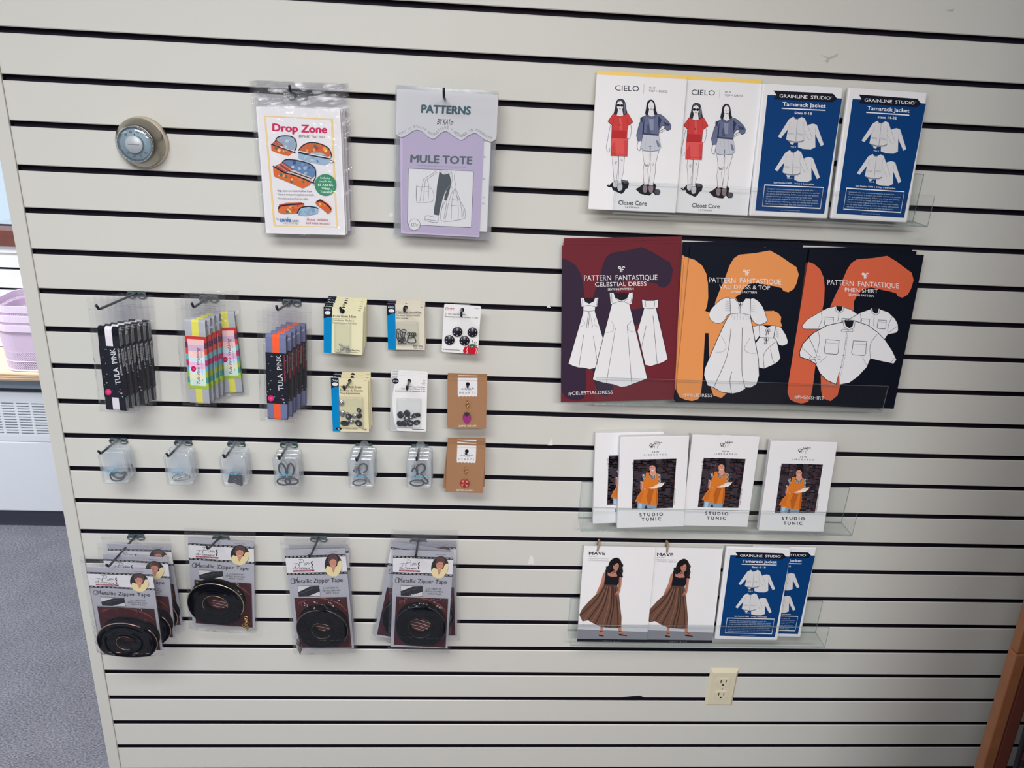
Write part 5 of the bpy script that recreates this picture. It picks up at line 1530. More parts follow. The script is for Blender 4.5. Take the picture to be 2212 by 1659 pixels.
M, w, h = place(D3(Q), 0.034, 0.034)
r, c = card('hook_card', 'cream and blue card of extra large black hooks, front one on its hook', M, w, h, 0.0008, mat('cream_card_grey', (214, 208, 192), 0.5), draw_large, 'black hook cards')
x0, x1, z0, z1 = blister(r, c, [(995, 378), (1262, 380), (1258, 645), (998, 640)], 0.0085)
P = lambda x, y: c.P(x, y)
mb = MB(); s_ = (x1 - x0) / 265.0
for (x, y, rx, ry) in ((1025, 470, 26, 20), (1090, 475, 28, 22), (1042, 608, 24, 22), (1098, 606, 22, 22)):
    u, v = P(x, y); mb.tube(ring_path(u, v, -.005, rx * s_, ry * s_), 0.00075, BSTEEL, 6, closed=False)
for pts in ([(1010, 490), (1005, 540), (1040, 590)], [(1045, 485), (1065, 560), (1060, 600)], [(1110, 490), (1095, 540), (1075, 600)], [(1030, 500), (1025, 560), (1055, 590)], [(1075, 480), (1080, 540), (1100, 590)]):
    mb.tube([(*[P(*p)[0]], -.0045 - .001 * k, P(*p)[1]) for k, p in enumerate(sm(pts, 4, False))], 0.0009, BSTEEL, 6)
mb.build('hook', r)
mb = MB()
for k, x in enumerate((1150, 1175, 1200, 1225)):
    u, v = P(x, 515); mb.tube(ring_path(u, v, -.0045 - .0006 * (k % 2), 14 * s_, 20 * s_), 0.0008, BSTEEL, 6)
mb.tube([(P(x, y)[0], -.0055, P(x, y)[1]) for x, y in sm([(1135, 605), (1150, 540), (1190, 530), (1225, 560), (1235, 612), (1180, 618)], 4)], 0.0009, BSTEEL, 6, closed=True)
mb.tube([(P(x, y)[0], -.0035, P(x, y)[1]) for x, y in sm([(1130, 560), (1180, 560), (1240, 520)], 4, False)], 0.001, BSTEEL, 6)
mb.build('eye', r)
copy_thing(r, 'cream and blue card of extra large black hooks, second one on its hook', shift(M, .0012, .0102, .0012, -.01)); copy_thing(r, 'cream and blue card of extra large black hooks, rearmost on its hook', shift(M, .0022, .0204, .001, -.015))

# -- white card of sew-on snaps
Q = [(1582, 148), (2030, 178), (2005, 766), (1558, 738)]


def draw_sew(mb, w, h):
    c = Canvas(mb, Q, w, h)
    c.text('Dritz.', 1592, 225, 1708, 226, 38, (170, 30, 50), 0.0, 0.4); c.line([(1950, 205), (2008, 209)], 4, (120, 120, 124))
    c.text('21 mm Sew-On Snaps', 1594, 276, 1845, 286, 19, (44, 48, 58), 0.008); c.text('Boutons pression a coudre 21 mm', 1592, 308, 1994, 328, 19, (44, 48, 58), 0.008)
    c.text('4 Sets/ensembles', 1572, 712, 1780, 724, 18, (40, 44, 54), 0.014); hole_ring(c, 1801, 222, 25)
    rd = (190, 24, 44)
    c.poly([(1860, 660), (1835, 690), (1822, 720), (1830, 750), (1850, 758), (1868, 720)], rd, 3); c.poly([(1880, 660), (1925, 680), (1975, 665), (2004, 690), (2000, 740), (1980, 764), (1890, 760), (1862, 735), (1862, 690)], rd, 3)
    c.line([(1882, 680), (1868, 710), (1880, 750)], 5, (226, 226, 228), smooth=3); c.line([(1980, 690), (1988, 720), (1975, 760)], 5, (226, 226, 228), smooth=3)
    c.poly([(1880, 650), (1930, 640), (1985, 648), (2000, 664), (1968, 662), (1955, 690), (1935, 662), (1905, 680), (1900, 662), (1880, 668)], (30, 96, 72))
    for a, b in (((1945, 645), (1935, 600)), ((1955, 645), (1962, 618)), ((1965, 648), (1990, 612))):
        c.line([a, b], 3, (40, 40, 50)); c.ell(b[0], b[1], 6, 6, (40, 40, 50), 8)
    return c


M, w, h = place(D3(Q), 0.034, 0.034)
r, c = card('snap_card', 'white card with four black sew-on snaps and a printed tomato pincushion', M, w, h, 0.0010, WCARD, draw_sew, 'sew-on snap cards', 0.0035)
for x, y in ((1748, 484), (1933, 490), (1653, 584), (1838, 593)):
    u, v = c.P(x, y); k = w / 448 * 62
    mb = MB(); mb.lathe([(k, 0.0), (k, .0012), (k * .93, .0019), (k * .5, .0021), (k * .42, .0032), (k * .2, .0036), (0, .0034)], BSTEEL, 28, Matrix.Translation((u, -.0022, v)) @ Matrix.Rotation(PI / 2, 4, 'X'))
    for j in range(6):
        a = PI / 2 + j * PI / 3
        mb.lathe([(k * .12, .0), (0, .0002)], WCARD, 10, Matrix.Translation((u + k * .70 * math.cos(a), -.0043, v + k * .70 * math.sin(a))) @ Matrix.Rotation(PI / 2, 4, 'X'))
    mb.build('snap', r)

# -- cream heavy duty snap cards
Q = [(150, 150), (617, 162), (615, 835), (162, 826)]


def draw_heavy(mb, w, h):
    c = Canvas(mb, Q, w, h)
    blue_side(c, [(150, 150), (248, 153), (250, 262), (205, 265), (153, 288)], [(150, 170), (249, 172), (257, 828), (162, 826)], 160, 196)
    c.line([(566, 188), (598, 189)], 4, (80, 80, 80))
    c.text('Heavy Duty Snaps', 260, 276, 534, 280, 28, (44, 46, 50), 0.01); c.line([(262, 285), (535, 289)], 2.5, (90, 90, 80)); c.text('Broches de Presi\u00f3n', 262, 322, 552, 326, 27, (100, 96, 82), 0.006); c.text('Muy Resistentes', 262, 357, 512, 361, 27, (100, 96, 82), 0.008)
    c.poly([(198, 790), (215, 775), (262, 776), (276, 792), (262, 806), (215, 806)], (18, 22, 34)); c.text('82', 224, 800, 250, 800, 18, (226, 226, 226), 0.015); c.text('24  15/16 in (1.34 cm)', 286, 797, 470, 800, 16, (70, 70, 66), 0.006); c.text('7 pc', 534, 808, 592, 810, 25, (36, 38, 44), 0.012); hole_ring(c, 390, 190, 24)
    return c


def snap_caps(r, c, pts, scale, seed):
    q = random.Random(seed)
    for k, (x, y, rr, kind) in enumerate(pts):
        u, v = c.P(x, y); R_ = rr * scale; mb = MB()
        Mx = Matrix.Translation((u, -0.0031 - .0004 * (k % 4), v)) @ Matrix.Rotation(PI / 2 + q.uniform(-.5, .5), 4, 'X') @ Matrix.Rotation(q.uniform(-.4, .4), 4, 'Y')
        if kind == 'cap':
            mb.lathe([(R_ * .9, 0), (R_, .0008), (R_ * .95, .0018), (R_ * .6, .0026), (0, .0028)], BSTEEL, 22, Mx)
        elif kind == 'socket':
            mb.lathe([(R_, 0), (R_, .001), (R_ * .8, .0018), (R_ * .45, .0018), (R_ * .38, .0010), (0, .0010)], BSTEEL, 22, Mx); mb.lathe([(R_ * .42, .0019), (R_ * .40, .0026), (R_ * .26, .0026), (R_ * .24, .0012)], STEEL, 18, Mx)
        else:
            mb.lathe([(R_, 0), (R_, .0008), (R_ * .7, .0014), (R_ * .4, .0016), (R_ * .34, .0036), (R_ * .2, .0040), (0, .0040)], STEEL, 20, Mx)
        mb.build('snap', r)


M, w, h = place(D4(Q), 0.052, 0.052)
r, c = card('snap_card', 'cream and blue card of heavy duty snaps, front one on its hook', M, w, h, 0.0008, mat('cream_card_warm', (220, 212, 176), 0.5), draw_heavy, 'heavy duty snap cards')
blister(r, c, [(256, 398), (545, 402), (545, 768), (256, 765)], 0.0085)
snap_caps(r, c, [(280, 458, 36, 'post'), (290, 590, 42, 'post'), (502, 550, 34, 'socket'), (370, 630, 40, 'cap'), (440, 620, 34, 'post'), (318, 712, 58, 'cap'), (400, 690, 40, 'post'), (492, 710, 50, 'socket'), (500, 620, 38, 'cap'), (350, 590, 20, 'post')], w / 467, 3)
copy_thing(r, 'cream and blue card of heavy duty snaps, second one on its hook', shift(M, .0022, .0105, .0025, .01)); copy_thing(r, 'cream and blue card of heavy duty snaps, rearmost on its hook', shift(M, .0050, .0205, .0050, -.015))

# -- white heavy duty snap cards
Q = [(897, 120), (1367, 130), (1335, 835), (890, 812)]


def draw_white(mb, w, h):
    c = Canvas(mb, Q, w, h)
    c.poly([(900, 160), (915, 130), (990, 126), (955, 220), (925, 340), (918, 480), (925, 600), (945, 720), (980, 812), (920, 808), (893, 790)], (178, 182, 188), 0)
    c.line([(992, 128), (955, 225), (925, 345), (918, 480), (926, 600), (946, 720), (982, 814)], 5, (216, 218, 222), smooth=3)
    c.ell(958, 196, 40, 36, (22, 26, 36), 28); c.text('Dritz', 928, 205, 988, 205, 22, (226, 226, 230), 0.01, 0.25)
    for t, x0, x1, y, cp in (('8-48', 1310, 1336, 190, 10), ('15mm', 1306, 1334, 214, 11), ('Cuttout', 1284, 1334, 230, 11), ('1 size', 1296, 1333, 246, 11), ('5/8" Heavy Duty Snaps', 1120, 1332, 278, 18), ('Boutons-Pression Robustes 15 mm', 1032, 1330, 304, 18), ('Broches de Presion Muy Resistentes 15 mm', 955, 1330, 333, 18)):
        c.text(t, x0, y - 5, x1, y, cp, (60, 64, 74), 0.008)
    c.line([(1160, 798), (1315, 806)], 6, (40, 44, 54)); c.text('7', 1164, 803, 1172, 803, 14, (30, 30, 40), 0.02); hole_ring(c, 1130, 192, 24)
    return c


M, w, h = place(D4(Q), 0.046, 0.046)
r, c = card('snap_card', 'white and grey card of heavy duty snaps, front one on its hook', M, w, h, 0.0010, WCARD, draw_white, 'white snap cards', 0.0045)
blister(r, c, [(978, 418), (1270, 424), (1262, 775), (978, 762)], 0.0085)
snap_caps(r, c, [(1020, 612, 46, 'cap'), (1102, 590, 44, 'cap'), (1100, 655, 40, 'socket'), (1195, 618, 42, 'socket'), (1240, 610, 34, 'cap'), (1010, 715, 44, 'cap'), (1070, 715, 44, 'cap'), (1138, 715, 42, 'socket'), (1218, 708, 46, 'socket'), (1150, 640, 30, 'post')], w / 470, 4)
copy_thing(r, 'white and grey card of heavy duty snaps, second one on its hook', shift(M, -.0008, .0105, .0014, .0)); copy_thing(r, 'white and grey card of heavy duty snaps, rearmost on its hook', shift(M, -.0012, .0205, .0026, .006))

# -- kraft cards with a zipper charm
KRAFT = mat('kraft_card', (158, 116, 84), 0.75, var=0.08, scale=600); GOLD = mat('gold_plate', (214, 176, 104), 0.22, 0.95)


def charm_card(M, w, h, label, berry, group):
    Qc = [(1615, 150), (2105, 150), (2095, 792), (1605, 786)]

    def draw(mb, w, h):
        c = Canvas(mb, Qc, w, h)
        lab = (222, 222, 226)
        c.poly([(1740, 151), (1985, 151), (1984, 360), (1980, 385), (1962, 390)] + [(1962 - (k + .5) * 21.5, 384 + (8 if k % 2 else -2)) for k in range(10)] + [(1742, 388), (1738, 360)], lab)
        c.text('sarah', 1778, 306, 1944, 306, 30, (96, 102, 116), -0.004, 0.35); c.text('H E A R T S', 1758, 356, 1962, 354, 26, (84, 90, 104), 0.004)
        c.text('ZIPPER CHARM', 1745, 768, 1967, 766, 22, (226, 220, 212), 0.012); c.line([(1616, 190), (2105, 190)], 2, (136, 98, 70)); hole_ring(c, 1864, 238, 25)
        return c
    r, c = card('charm_card', label, M, w, h, 0.0012, KRAFT, draw, group)
    mb = MB(); mb.prism([(-w / 2, h - 0.0018), (w / 2, h - 0.0018), (w / 2, h + 0.0006), (-w / 2, h + 0.0006)], -0.0005, 0.003, KRAFT); mb.build('folded_top', r)
    mb = MB(); P = lambda x, y: c.P(x, y); k = w / 490
    u, v = P(1858, 480); mb.tube(ring_path(u, v, -.0042, 17 * k, 26 * k), 6.5 * k, GOLD, 8); mb.tube(ring_path(u + 2 * k, v - 45 * k, -.0042, 8 * k, 10 * k), 3 * k, GOLD, 6)
    u, v = P(1856, 440); mb.tube(ring_path(u, v, -.0042, 7 * k, 16 * k), 3 * k, GOLD, 6); mb.build('clasp', r)
    mb = MB(); u, v = P(1850, 648)
    if berry:
        out = sm([P(*p) for p in ((1815, 600), (1850, 590), (1885, 600), (1900, 630), (1892, 670), (1870, 702), (1848, 713), (1822, 695), (1803, 660), (1800, 620))], 4)
        mb.prism(out, -.0050, -.0028, mat('berry_enamel', (150, 40, 118), 0.2)); mb.prism([P(*p) for p in ((1816, 572), (1838, 580), (1850, 564), (1864, 580), (1884, 572), (1878, 600), (1890, 612), (1862, 612), (1848, 628), (1836, 612), (1812, 614), (1824, 598))], -.0056, -.0049, mat('leaf_enamel', (40, 50, 52), 0.3))
    else:
        M_ = Matrix.Translation((u, -.0028, v)) @ Matrix.Rotation(PI / 2, 4, 'X'); R_ = 60 * k
        mb.lathe([(R_, 0), (R_, .002), (R_ * .95, .0024), (0, .0024)], mat('rind_enamel', (150, 50, 46), 0.25), 30, M_)
        for j in range(8):
            if j % 2:
                continue
            a0 = j * PI / 4 + .3; pts = [(0.15 * R_ * math.cos(a0 + .39), .15 * R_ * math.sin(a0 + .39))] + [(R_ * .86 * math.cos(a0 + .05 + b * .14), R_ * .86 * math.sin(a0 + .05 + b * .14)) for b in range(6)]
            mb.prism([(u + x, v + z) for x, z in pts], -.0056, -.0050, mat('pulp_enamel', (222, 130, 124), 0.25))
        for j in range(12):
            a = j * PI / 6; mb.prism([(u + R_ * r1 * math.cos(a + b), v + R_ * r1 * math.sin(a + b)) for r1, b in ((.3, -.05), (.6, -.02), (.6, .02), (.3, .05))], -.0058, -.0053, mat('pip_enamel', (110, 36, 40), 0.3))
    mb.build('charm', r)
    return r


M, w, h = place(D4([(1617, 140), (2107, 142), (2095, 792), (1605, 786)]), 0.046, 0.046)
r = charm_card(M, w, h, 'brown kraft card with a purple strawberry zipper charm, front one on its hook', True, 'strawberry charm cards')
copy_thing(r, 'brown kraft card with a strawberry zipper charm, rear one on its hook', shift(M, -.0008, .010, .0018, .012))
M, w2, h2 = place(D6([(1765, 133), (2117, 140), (2096, 590), (1748, 573)]), 0.046, 0.046)
r = charm_card(M, w, h, 'brown kraft card with a round pink citrus zipper charm, front one on its hook', False, 'citrus charm cards')
T_ = lambda ro, dy, dz: M @ Matrix.Translation((0, dy, dz)) @ Matrix.Translation((0, 0, h)) @ Matrix.Rotation(ro, 4, 'Y') @ Matrix.Translation((0, 0, -h))
copy_thing(r, 'brown kraft card with a citrus zipper charm, tilted second one on its hook', T_(.06, .0095, .002)); copy_thing(r, 'brown kraft card with a citrus zipper charm, rearmost on its hook', T_(-.03, .019, .004))

# ------------------------------------------------------------------ little clear boxes of bag hardware
A5 = crop(190, 930, 560, 2212); A6 = crop(560, 930, 1070, 2212)
BOXP = clear('clear_box_plastic', (248, 250, 251), 0.07, (244, 246, 250), 0.10, 0.04, 0.8)
BOXT = clear('clear_box_tray', (248, 250, 251), 0.30, (240, 243, 248), 0.10, 0.04, 0.8)
GUN = mat('gunmetal_wire', (62, 72, 82), 0.3, 0.5); NIC = mat('nickel_wire', (186, 190, 192), 0.2, 0.9); MBLK = mat('matt_black_metal', (14, 26, 44), 0.45, 0.2)
BW, BH, BT = 0.0505, 0.0685, 0.0125


def hardware_box(M, label, group, fill):
    r = thing('hardware_box', label, 'storage box', M, group)
    for nm, ya, yb, sh in (('lid', 0.0, 0.0042, 0.0), ('tray', 0.0046, BT, 0.0006)):
        mb = MB(); n = 4
        rings = []
        o = rrect(BW / 2 - sh, BH / 2 - sh, .006, n); N = len(o)
        i_ = rrect(BW / 2 - sh - .0016, BH / 2 - sh - .0016, .0048, n)
        seq = ((o, yb), (o, ya + .0012), (i_, ya)) if nm == 'lid' else ((o, ya), (o, yb - .0012), (i_, yb))
        vs = []
        for R_, y in seq:
            vs += [(x, y, z + BH / 2) for x, z in R_]
        fs = [(k * N + i, k * N + (i + 1) % N, (k + 1) * N + (i + 1) % N, (k + 1) * N + i) for k in range(2) for i in range(N)] + [tuple(range(2 * N, 3 * N))]
        mb.add(vs, fs, BOXP if nm == 'lid' else BOXT, False)
        if nm == 'lid':
            mb.tube([(x, yb - .0004, z + BH / 2) for x, z in o], 0.0006, BOXP, 5, closed=True)
        mb.build(nm, r)
    mb = MB(); tab = [(math.cos(a) * .009, BH + .004 + math.sin(a) * .0085) for a in [k * PI / 10 for k in range(11)]] + [(-.009, BH - .001), (.009, BH - .001)]
    mb.prism(tab, 0.0090, 0.0102, BOXP); mb.build('hang_tab', r)
    mb = MB(); c = Canvas(mb, [(0, 0), (100, 0), (100, 136), (0, 136)], BW, BH, -.00005)
    c.text('by', 12, 80, 22, 80, 9, (120, 176, 206), 0.01); c.text('annie', 24, 82, 64, 82, 16, (96, 166, 206), 0.028); c.text('.com', 66, 82, 90, 82, 8, (130, 184, 210), 0.008); mb.build('printed_name', r)
    for nm, mt, path, rad, closed in fill:
        mb = MB(); mb.tube([((x - 50) * BW / 100, BT * .36 + y * .001, BH * (1 - z / 136)) for x, y, z in path], rad, mt, 8, closed=closed); mb.build(nm, r)
    return r


def R3(cx, cz, rx, rz, y=0.0, n=20, rot=0.0, a0=0.0, a1=2 * PI):
    full = abs(a1 - a0 - 2 * PI) < 1e-6
    m_ = n if full else n + 1
    out = []
    for i in range(m_):
        a = a0 + (a1 - a0) * i / n; x, z = rx * math.cos(a), rz * math.sin(a)
        out.append((cx + x * math.cos(rot) - z * math.sin(rot), y, cz + x * math.sin(rot) + z * math.cos(rot)))
    return out


def S3(pts, y=0.0, closed=True):
    return [(x, y, z) for x, z in sm(pts, 5, closed)]


def triangle(cx, cz, k, rot, y):
    return S3([(cx + k * math.cos(rot + a), cz + k * math.sin(rot + a)) for a in (0, .15, 2.05, 2.2, 4.1, 4.25)], y)


FILLS = {
    'dring': [('ring', GUN, S3([(30, 104), (34, 96), (84, 86), (90, 94), (76, 118), (48, 126), (32, 118)], 0.8), .0016, True), ('ring', GUN, S3([(40, 84), (88, 92), (84, 104), (64, 112), (46, 104)], -1.5), .0016, True)],
    'carabiner': [('ring', NIC, S3([(22, 102), (62, 80), (70, 84), (72, 94), (34, 112)], 0.5), .0013, True), ('ring', NIC, S3([(30, 112), (80, 92), (90, 98), (84, 108), (44, 116)], -1.4), .0013, True)],
    'triangle': [('strap_adjuster', MBLK, triangle(44, 104, 22, .3, 1.2), .0030, True), ('strap_adjuster', MBLK, triangle(62, 106, 24, 1.0, -1.4), .0030, True)],
    'oval': [('ring', MBLK, R3(34, 60, 13, 30, -.5, rot=-.12), .0017, True), ('ring', MBLK, R3(66, 60, 13, 30, -.5, rot=.12), .0017, True), ('ring', MBLK, R3(36, 110, 26, 15, -2), .0017, True), ('ring', MBLK, R3(66, 112, 26, 14, 1), .0017, True)],
    'swivel': [('swivel_clasp', GUN, S3([(48, 74), (40, 56), (44, 36), (62, 26), (74, 36), (72, 56), (60, 66)], 0, False), .0017, False), ('swivel_clasp', GUN, R3(42, 110, 27, 13, -1, rot=-.2), .0015, True), ('swivel_clasp', NIC, S3([(32, 30), (30, 42), (28, 56), (32, 64)], -2, False), .0022, False), ('swivel_clasp', NIC, S3([(54, 70), (72, 96), (84, 112)], 1, False), .0026, False), ('swivel_clasp', GUN, S3([(20, 62), (28, 50), (40, 54), (40, 76), (30, 88)], 1.5, False), .0016, False)],
    'swivelb': [('swivel_clasp', MBLK, S3([(48, 74), (40, 56), (44, 36), (62, 26), (74, 36), (72, 56), (60, 66)], 0, False), .0018, False), ('swivel_clasp', MBLK, R3(42, 112, 28, 13, -1), .0016, True), ('swivel_clasp', NIC, S3([(30, 30), (30, 40)], -2, False), .0024, False), ('swivel_clasp', MBLK, S3([(56, 70), (74, 92), (86, 108), (76, 116), (60, 98)], 1, False), .0018, False), ('swivel_clasp', MBLK, S3([(22, 62), (28, 48), (42, 54), (40, 78), (28, 84)], 1.5, False), .0017, False)],
}
for quad, cr, fl, n, what in (
        ([(140, 275), (490, 268), (487, 692), (160, 692)], A5, 'dring', 3, 'grey D-rings'),
        ([(978, 302), (1326, 300), (1330, 712), (1003, 712)], A5, 'carabiner', 3, 'silver rings'),
        ([(1697, 315), (2036, 312), (2042, 726), (1718, 726)], A5, 'triangle', 3, 'black strap adjusters'),
        ([(130, 240), (362, 240), (370, 536), (145, 536)], A6, 'oval', 3, 'black oval rings'),
        ([(830, 249), (1062, 249), (1072, 548), (843, 545)], A6, 'swivel', 4, 'bright swivel clasps'),
        ([(1375, 256), (1607, 256), (1608, 548), (1390, 548)], A6, 'swivelb', 4, 'dark swivel clasps')):
    d = 0.076 if n == 4 else 0.066
    M, w, h = place(cr(quad), d, d)
    r = hardware_box(M, 'small clear box of %s, front one on the hook' % what, 'clear boxes of ' + what, FILLS[fl])
    hang_copies(r, M, h, 'small clear box of ' + what + ', %s on the hook', n, 0.0152, 0.0004, 0.0004, 0.0, None, len(what))

# ------------------------------------------------------------------ zipper tape bags
Z7 = crop(180, 1140, 570, 2212); Z8 = crop(600, 1140, 1010, 2212)
Q_Z = [(105, 250), (805, 245), (868, 1400), (200, 1430)]
ZCARD = mat('zipper_card', (176, 178, 188), 0.45)
TAPE = mat('black_zip_tape', (11, 14, 24), 0.85, 0, 0.10, bump=0.3, bscale=700)


def art_zip(c, colour):
    bk = (22, 22, 30); lt = (222, 222, 228)
    c.poly([(108, 338), (808, 322), (822, 532), (125, 545)], (226, 226, 230))
    for a, b in (((108, 337), (808, 324)), ((124, 533), (823, 524))):
        c.line([a, b], 26, bk)
        for k in range(15):
            t0, t1 = (k + .25) / 15, (k + .8) / 15
            c.n -= 1 if k else 0
            c.line([(a[0] + (b[0] - a[0]) * t0, a[1] + (b[1] - a[1]) * t0), (a[0] + (b[0] - a[0]) * t1, a[1] + (b[1] - a[1]) * t1)], 7, (186, 188, 194))
    c.text('Item ' + {'ROSE GOLD': 'MS-19RG', 'YELLOW GOLD': 'MS-19YG', 'BRONZE': 'MS-19BZ', 'GUN METAL': 'MS-19GM'}[colour], 600, 292, 716, 290, 14, (110, 112, 124), 0.006)
    # signature
    ink_ = (30, 30, 40)
    for p in ([(262, 368), (300, 362), (322, 376), (312, 398), (268, 404)], [(290, 366), (276, 400), (262, 438)], [(345, 408), (328, 412), (326, 428), (344, 424), (350, 406), (352, 428), (362, 412), (372, 410), (372, 428), (382, 412), (392, 410), (394, 428)],
              [(196, 418), (240, 408), (268, 424), (268, 452), (240, 472), (205, 474), (198, 462), (230, 450)], [(238, 412), (228, 440), (222, 472)], [(284, 456), (272, 462), (274, 474), (288, 470), (292, 456), (296, 474), (304, 460), (314, 458), (314, 474), (324, 460), (332, 458), (334, 474), (346, 460), (356, 462), (352, 474), (344, 470), (366, 460), (368, 474), (380, 460), (384, 474), (392, 458), (400, 456)], [(345, 400), (385, 400)]):
        c.line(p, 4, ink_, smooth=3)
    c.line([(425, 385), (412, 405), (424, 425), (416, 445), (424, 470)], 12, ink_, smooth=3); c.line([(424, 400), (420, 412)], 5, lt); c.line([(420, 436), (424, 446)], 5, lt)
    c.poly([(198, 488), (440, 484), (444, 496), (438, 504), (200, 508), (194, 498)], (150, 40, 66)); c.text('The Decorating Diva', 212, 503, 412, 500, 12, (232, 214, 220), 0.006)
    # portrait
    c.ell(666, 432, 100, 132, (24, 24, 32), 40); hairc = (84, 58, 56); skin = (206, 142, 118)
    c.poly([(620, 450), (600, 440), (578, 470), (582, 520), (608, 548), (640, 562), (690, 562), (722, 540), (752, 490), (764, 440), (760, 390), (735, 386), (715, 410), (700, 450)], (236, 220, 168), 3)
    c.poly([(612, 360), (622, 325), (655, 308), (690, 314), (714, 340), (718, 380), (704, 418), (616, 410)], hairc, 3); c.ell(662, 405, 40, 56, skin, 24); c.poly([(618, 380), (630, 345), (670, 340), (704, 365), (708, 400), (690, 372), (650, 366), (632, 385)], hairc, 3)
    c.poly([(640, 455), (690, 450), (672, 512), (660, 520)], skin); c.line([(642, 398), (656, 398)], 4, (70, 50, 50)); c.line([(674, 398), (688, 398)], 4, (70, 50, 50)); c.poly([(648, 430), (664, 436), (682, 428), (672, 446), (656, 446)], (234, 220, 216)); c.line([(646, 430), (664, 437), (684, 428)], 3, (160, 70, 76)); c.line([(666, 400), (664, 420)], 3, (176, 112, 96))
    # title and details
    c.text('Metallic Zipper Tape', 200, 640, 766, 626, 50, (38, 38, 50), 0.006); c.line([(225, 600), (190, 582), (164, 606), (172, 640), (205, 640), (232, 600), (246, 566)], 5, (38, 38, 50), smooth=4)
    c.poly([(237, 672), (492, 668), (503, 790), (250, 795)], (214, 212, 216), 0, (30, 30, 40), 4); c.poly([(241, 745), (380, 680), (492, 670), (500, 735), (360, 792), (252, 793)], (28, 30, 40)); c.line([(250, 770), (420, 700), (495, 690)], 6, (70, 76, 88))
    for t, x0, x1, y in (('2 1/2 YARDS OF', 538, 716, 703), ('METALLIC ' + colour, 530, 734, 733), ('WITH 7 PULLS', 565, 716, 762)):
        c.text(t, x0, y + 3, x1, y - 2, 19, (70, 72, 88), 0.006)
    c.poly([(195, 812), (806, 800), (845, 1390), (235, 1400)], (64, 32, 40))
    for k in range(7):
        c.line([(470 + k * 14, 812), (620 + k * 18, 840 + k * 6), (740 + k * 12, 890 + k * 14)], 3, (176, 96, 70) if k % 2 else (60, 40, 50), smooth=3); c.line([(240, 890 - k * 4), (330, 840 - k * 2)], 3, (120, 50, 60))
    for k in range(11):
        c.line([(400 + 2 * k, 1050 + k * 17), (520, 1062 + k * 18)], 5, (190, 178, 176) if k % 2 else (120, 60, 56)); c.line([(520, 1062 + k * 18), (640 - 3 * k, 1090 + k * 18)], 5, (206, 198, 196) if k % 2 else (140, 80, 66))


def coil(cx, cz, ro, rx, depth, teeth, seed, flat=0.86, sq=1.0, hole=0.34):
    """a roll of zipper tape seen along its axis: turns of tape with a bright row of teeth on the outer turn"""
    q = random.Random(seed); mb = MB(); turns = 8; N = 34 * turns; vs = []; y0, y1 = -depth, -0.0024
    ph = q.uniform(0, 6)

    def pos(t):
        a = t * turns * 2 * PI + ph; rr = ro * (hole + (1 - hole) * t)
        rr *= 1 + 0.035 * math.sin(2 * a + seed) + .02 * math.sin(3 * a + 1)
        x, z = rr * math.cos(a) * sq, rr * math.sin(a)
        if z < -flat * ro * .9:
            z = -flat * ro * .9 - (abs(z) - flat * ro * .9) * .25
        return cx + x, cz + z
    th = ro * (1 - hole) / turns * 0.40
    for k in range(N + 1):
        t = k / N; x, z = pos(t); dx, dz = x - cx, z - cz; L_ = math.hypot(dx, dz) or 1; nx, nz = dx / L_, dz / L_
        jy = 0.0010 * math.sin(k * .11 + seed) + .0012 * math.sin(t * 30)
        vs += [(x - nx * th, y0 + jy, z - nz * th), (x + nx * th, y0 + jy, z + nz * th), (x + nx * th, y1, z + nz * th), (x - nx * th, y1, z - nz * th)]
    fs = []
    for k in range(N):
        for j in range(4):
            j2 = (j + 1) % 4; fs.append((k * 4 + j, k * 4 + j2, (k + 1) * 4 + j2, (k + 1) * 4 + j))
    fs += [(0, 1, 2, 3), tuple(4 * N + j for j in (3, 2, 1, 0))]
    mb.add(vs, fs, TAPE, True)
    tb = MB(); pts = []
    for k in range(40):
        t = 1 - (1 / turns) * (0.02 + 0.96 * k / 39); x, z = pos(t); dx, dz = x - cx, z - cz; L_ = math.hypot(dx, dz) or 1
        if dz > -ro * .55:
            pts.append((x + dx / L_ * (th + .0006), y0 + .0012, z + dz / L_ * (th + .0006)))
    tb.tube(pts, 0.0011, teeth, 6)
    inner = [(pos(k / 300)[0], y0 - .0006, pos(k / 300)[1]) for k in range(2, 26)]
    tb.tube(inner, 0.0006, teeth, 5)
    return mb, tb


TEETH = {'ROSE GOLD': mat('rose_gold_teeth', (196, 150, 138), 0.3, 0.8), 'YELLOW GOLD': mat('yellow_gold_teeth', (196, 182, 140), 0.28, 0.8), 'BRONZE': mat('bronze_teeth', (128, 116, 104), 0.35, 0.8), 'GUN METAL': mat('gun_metal_teeth', (70, 76, 88), 0.35, 0.8)}


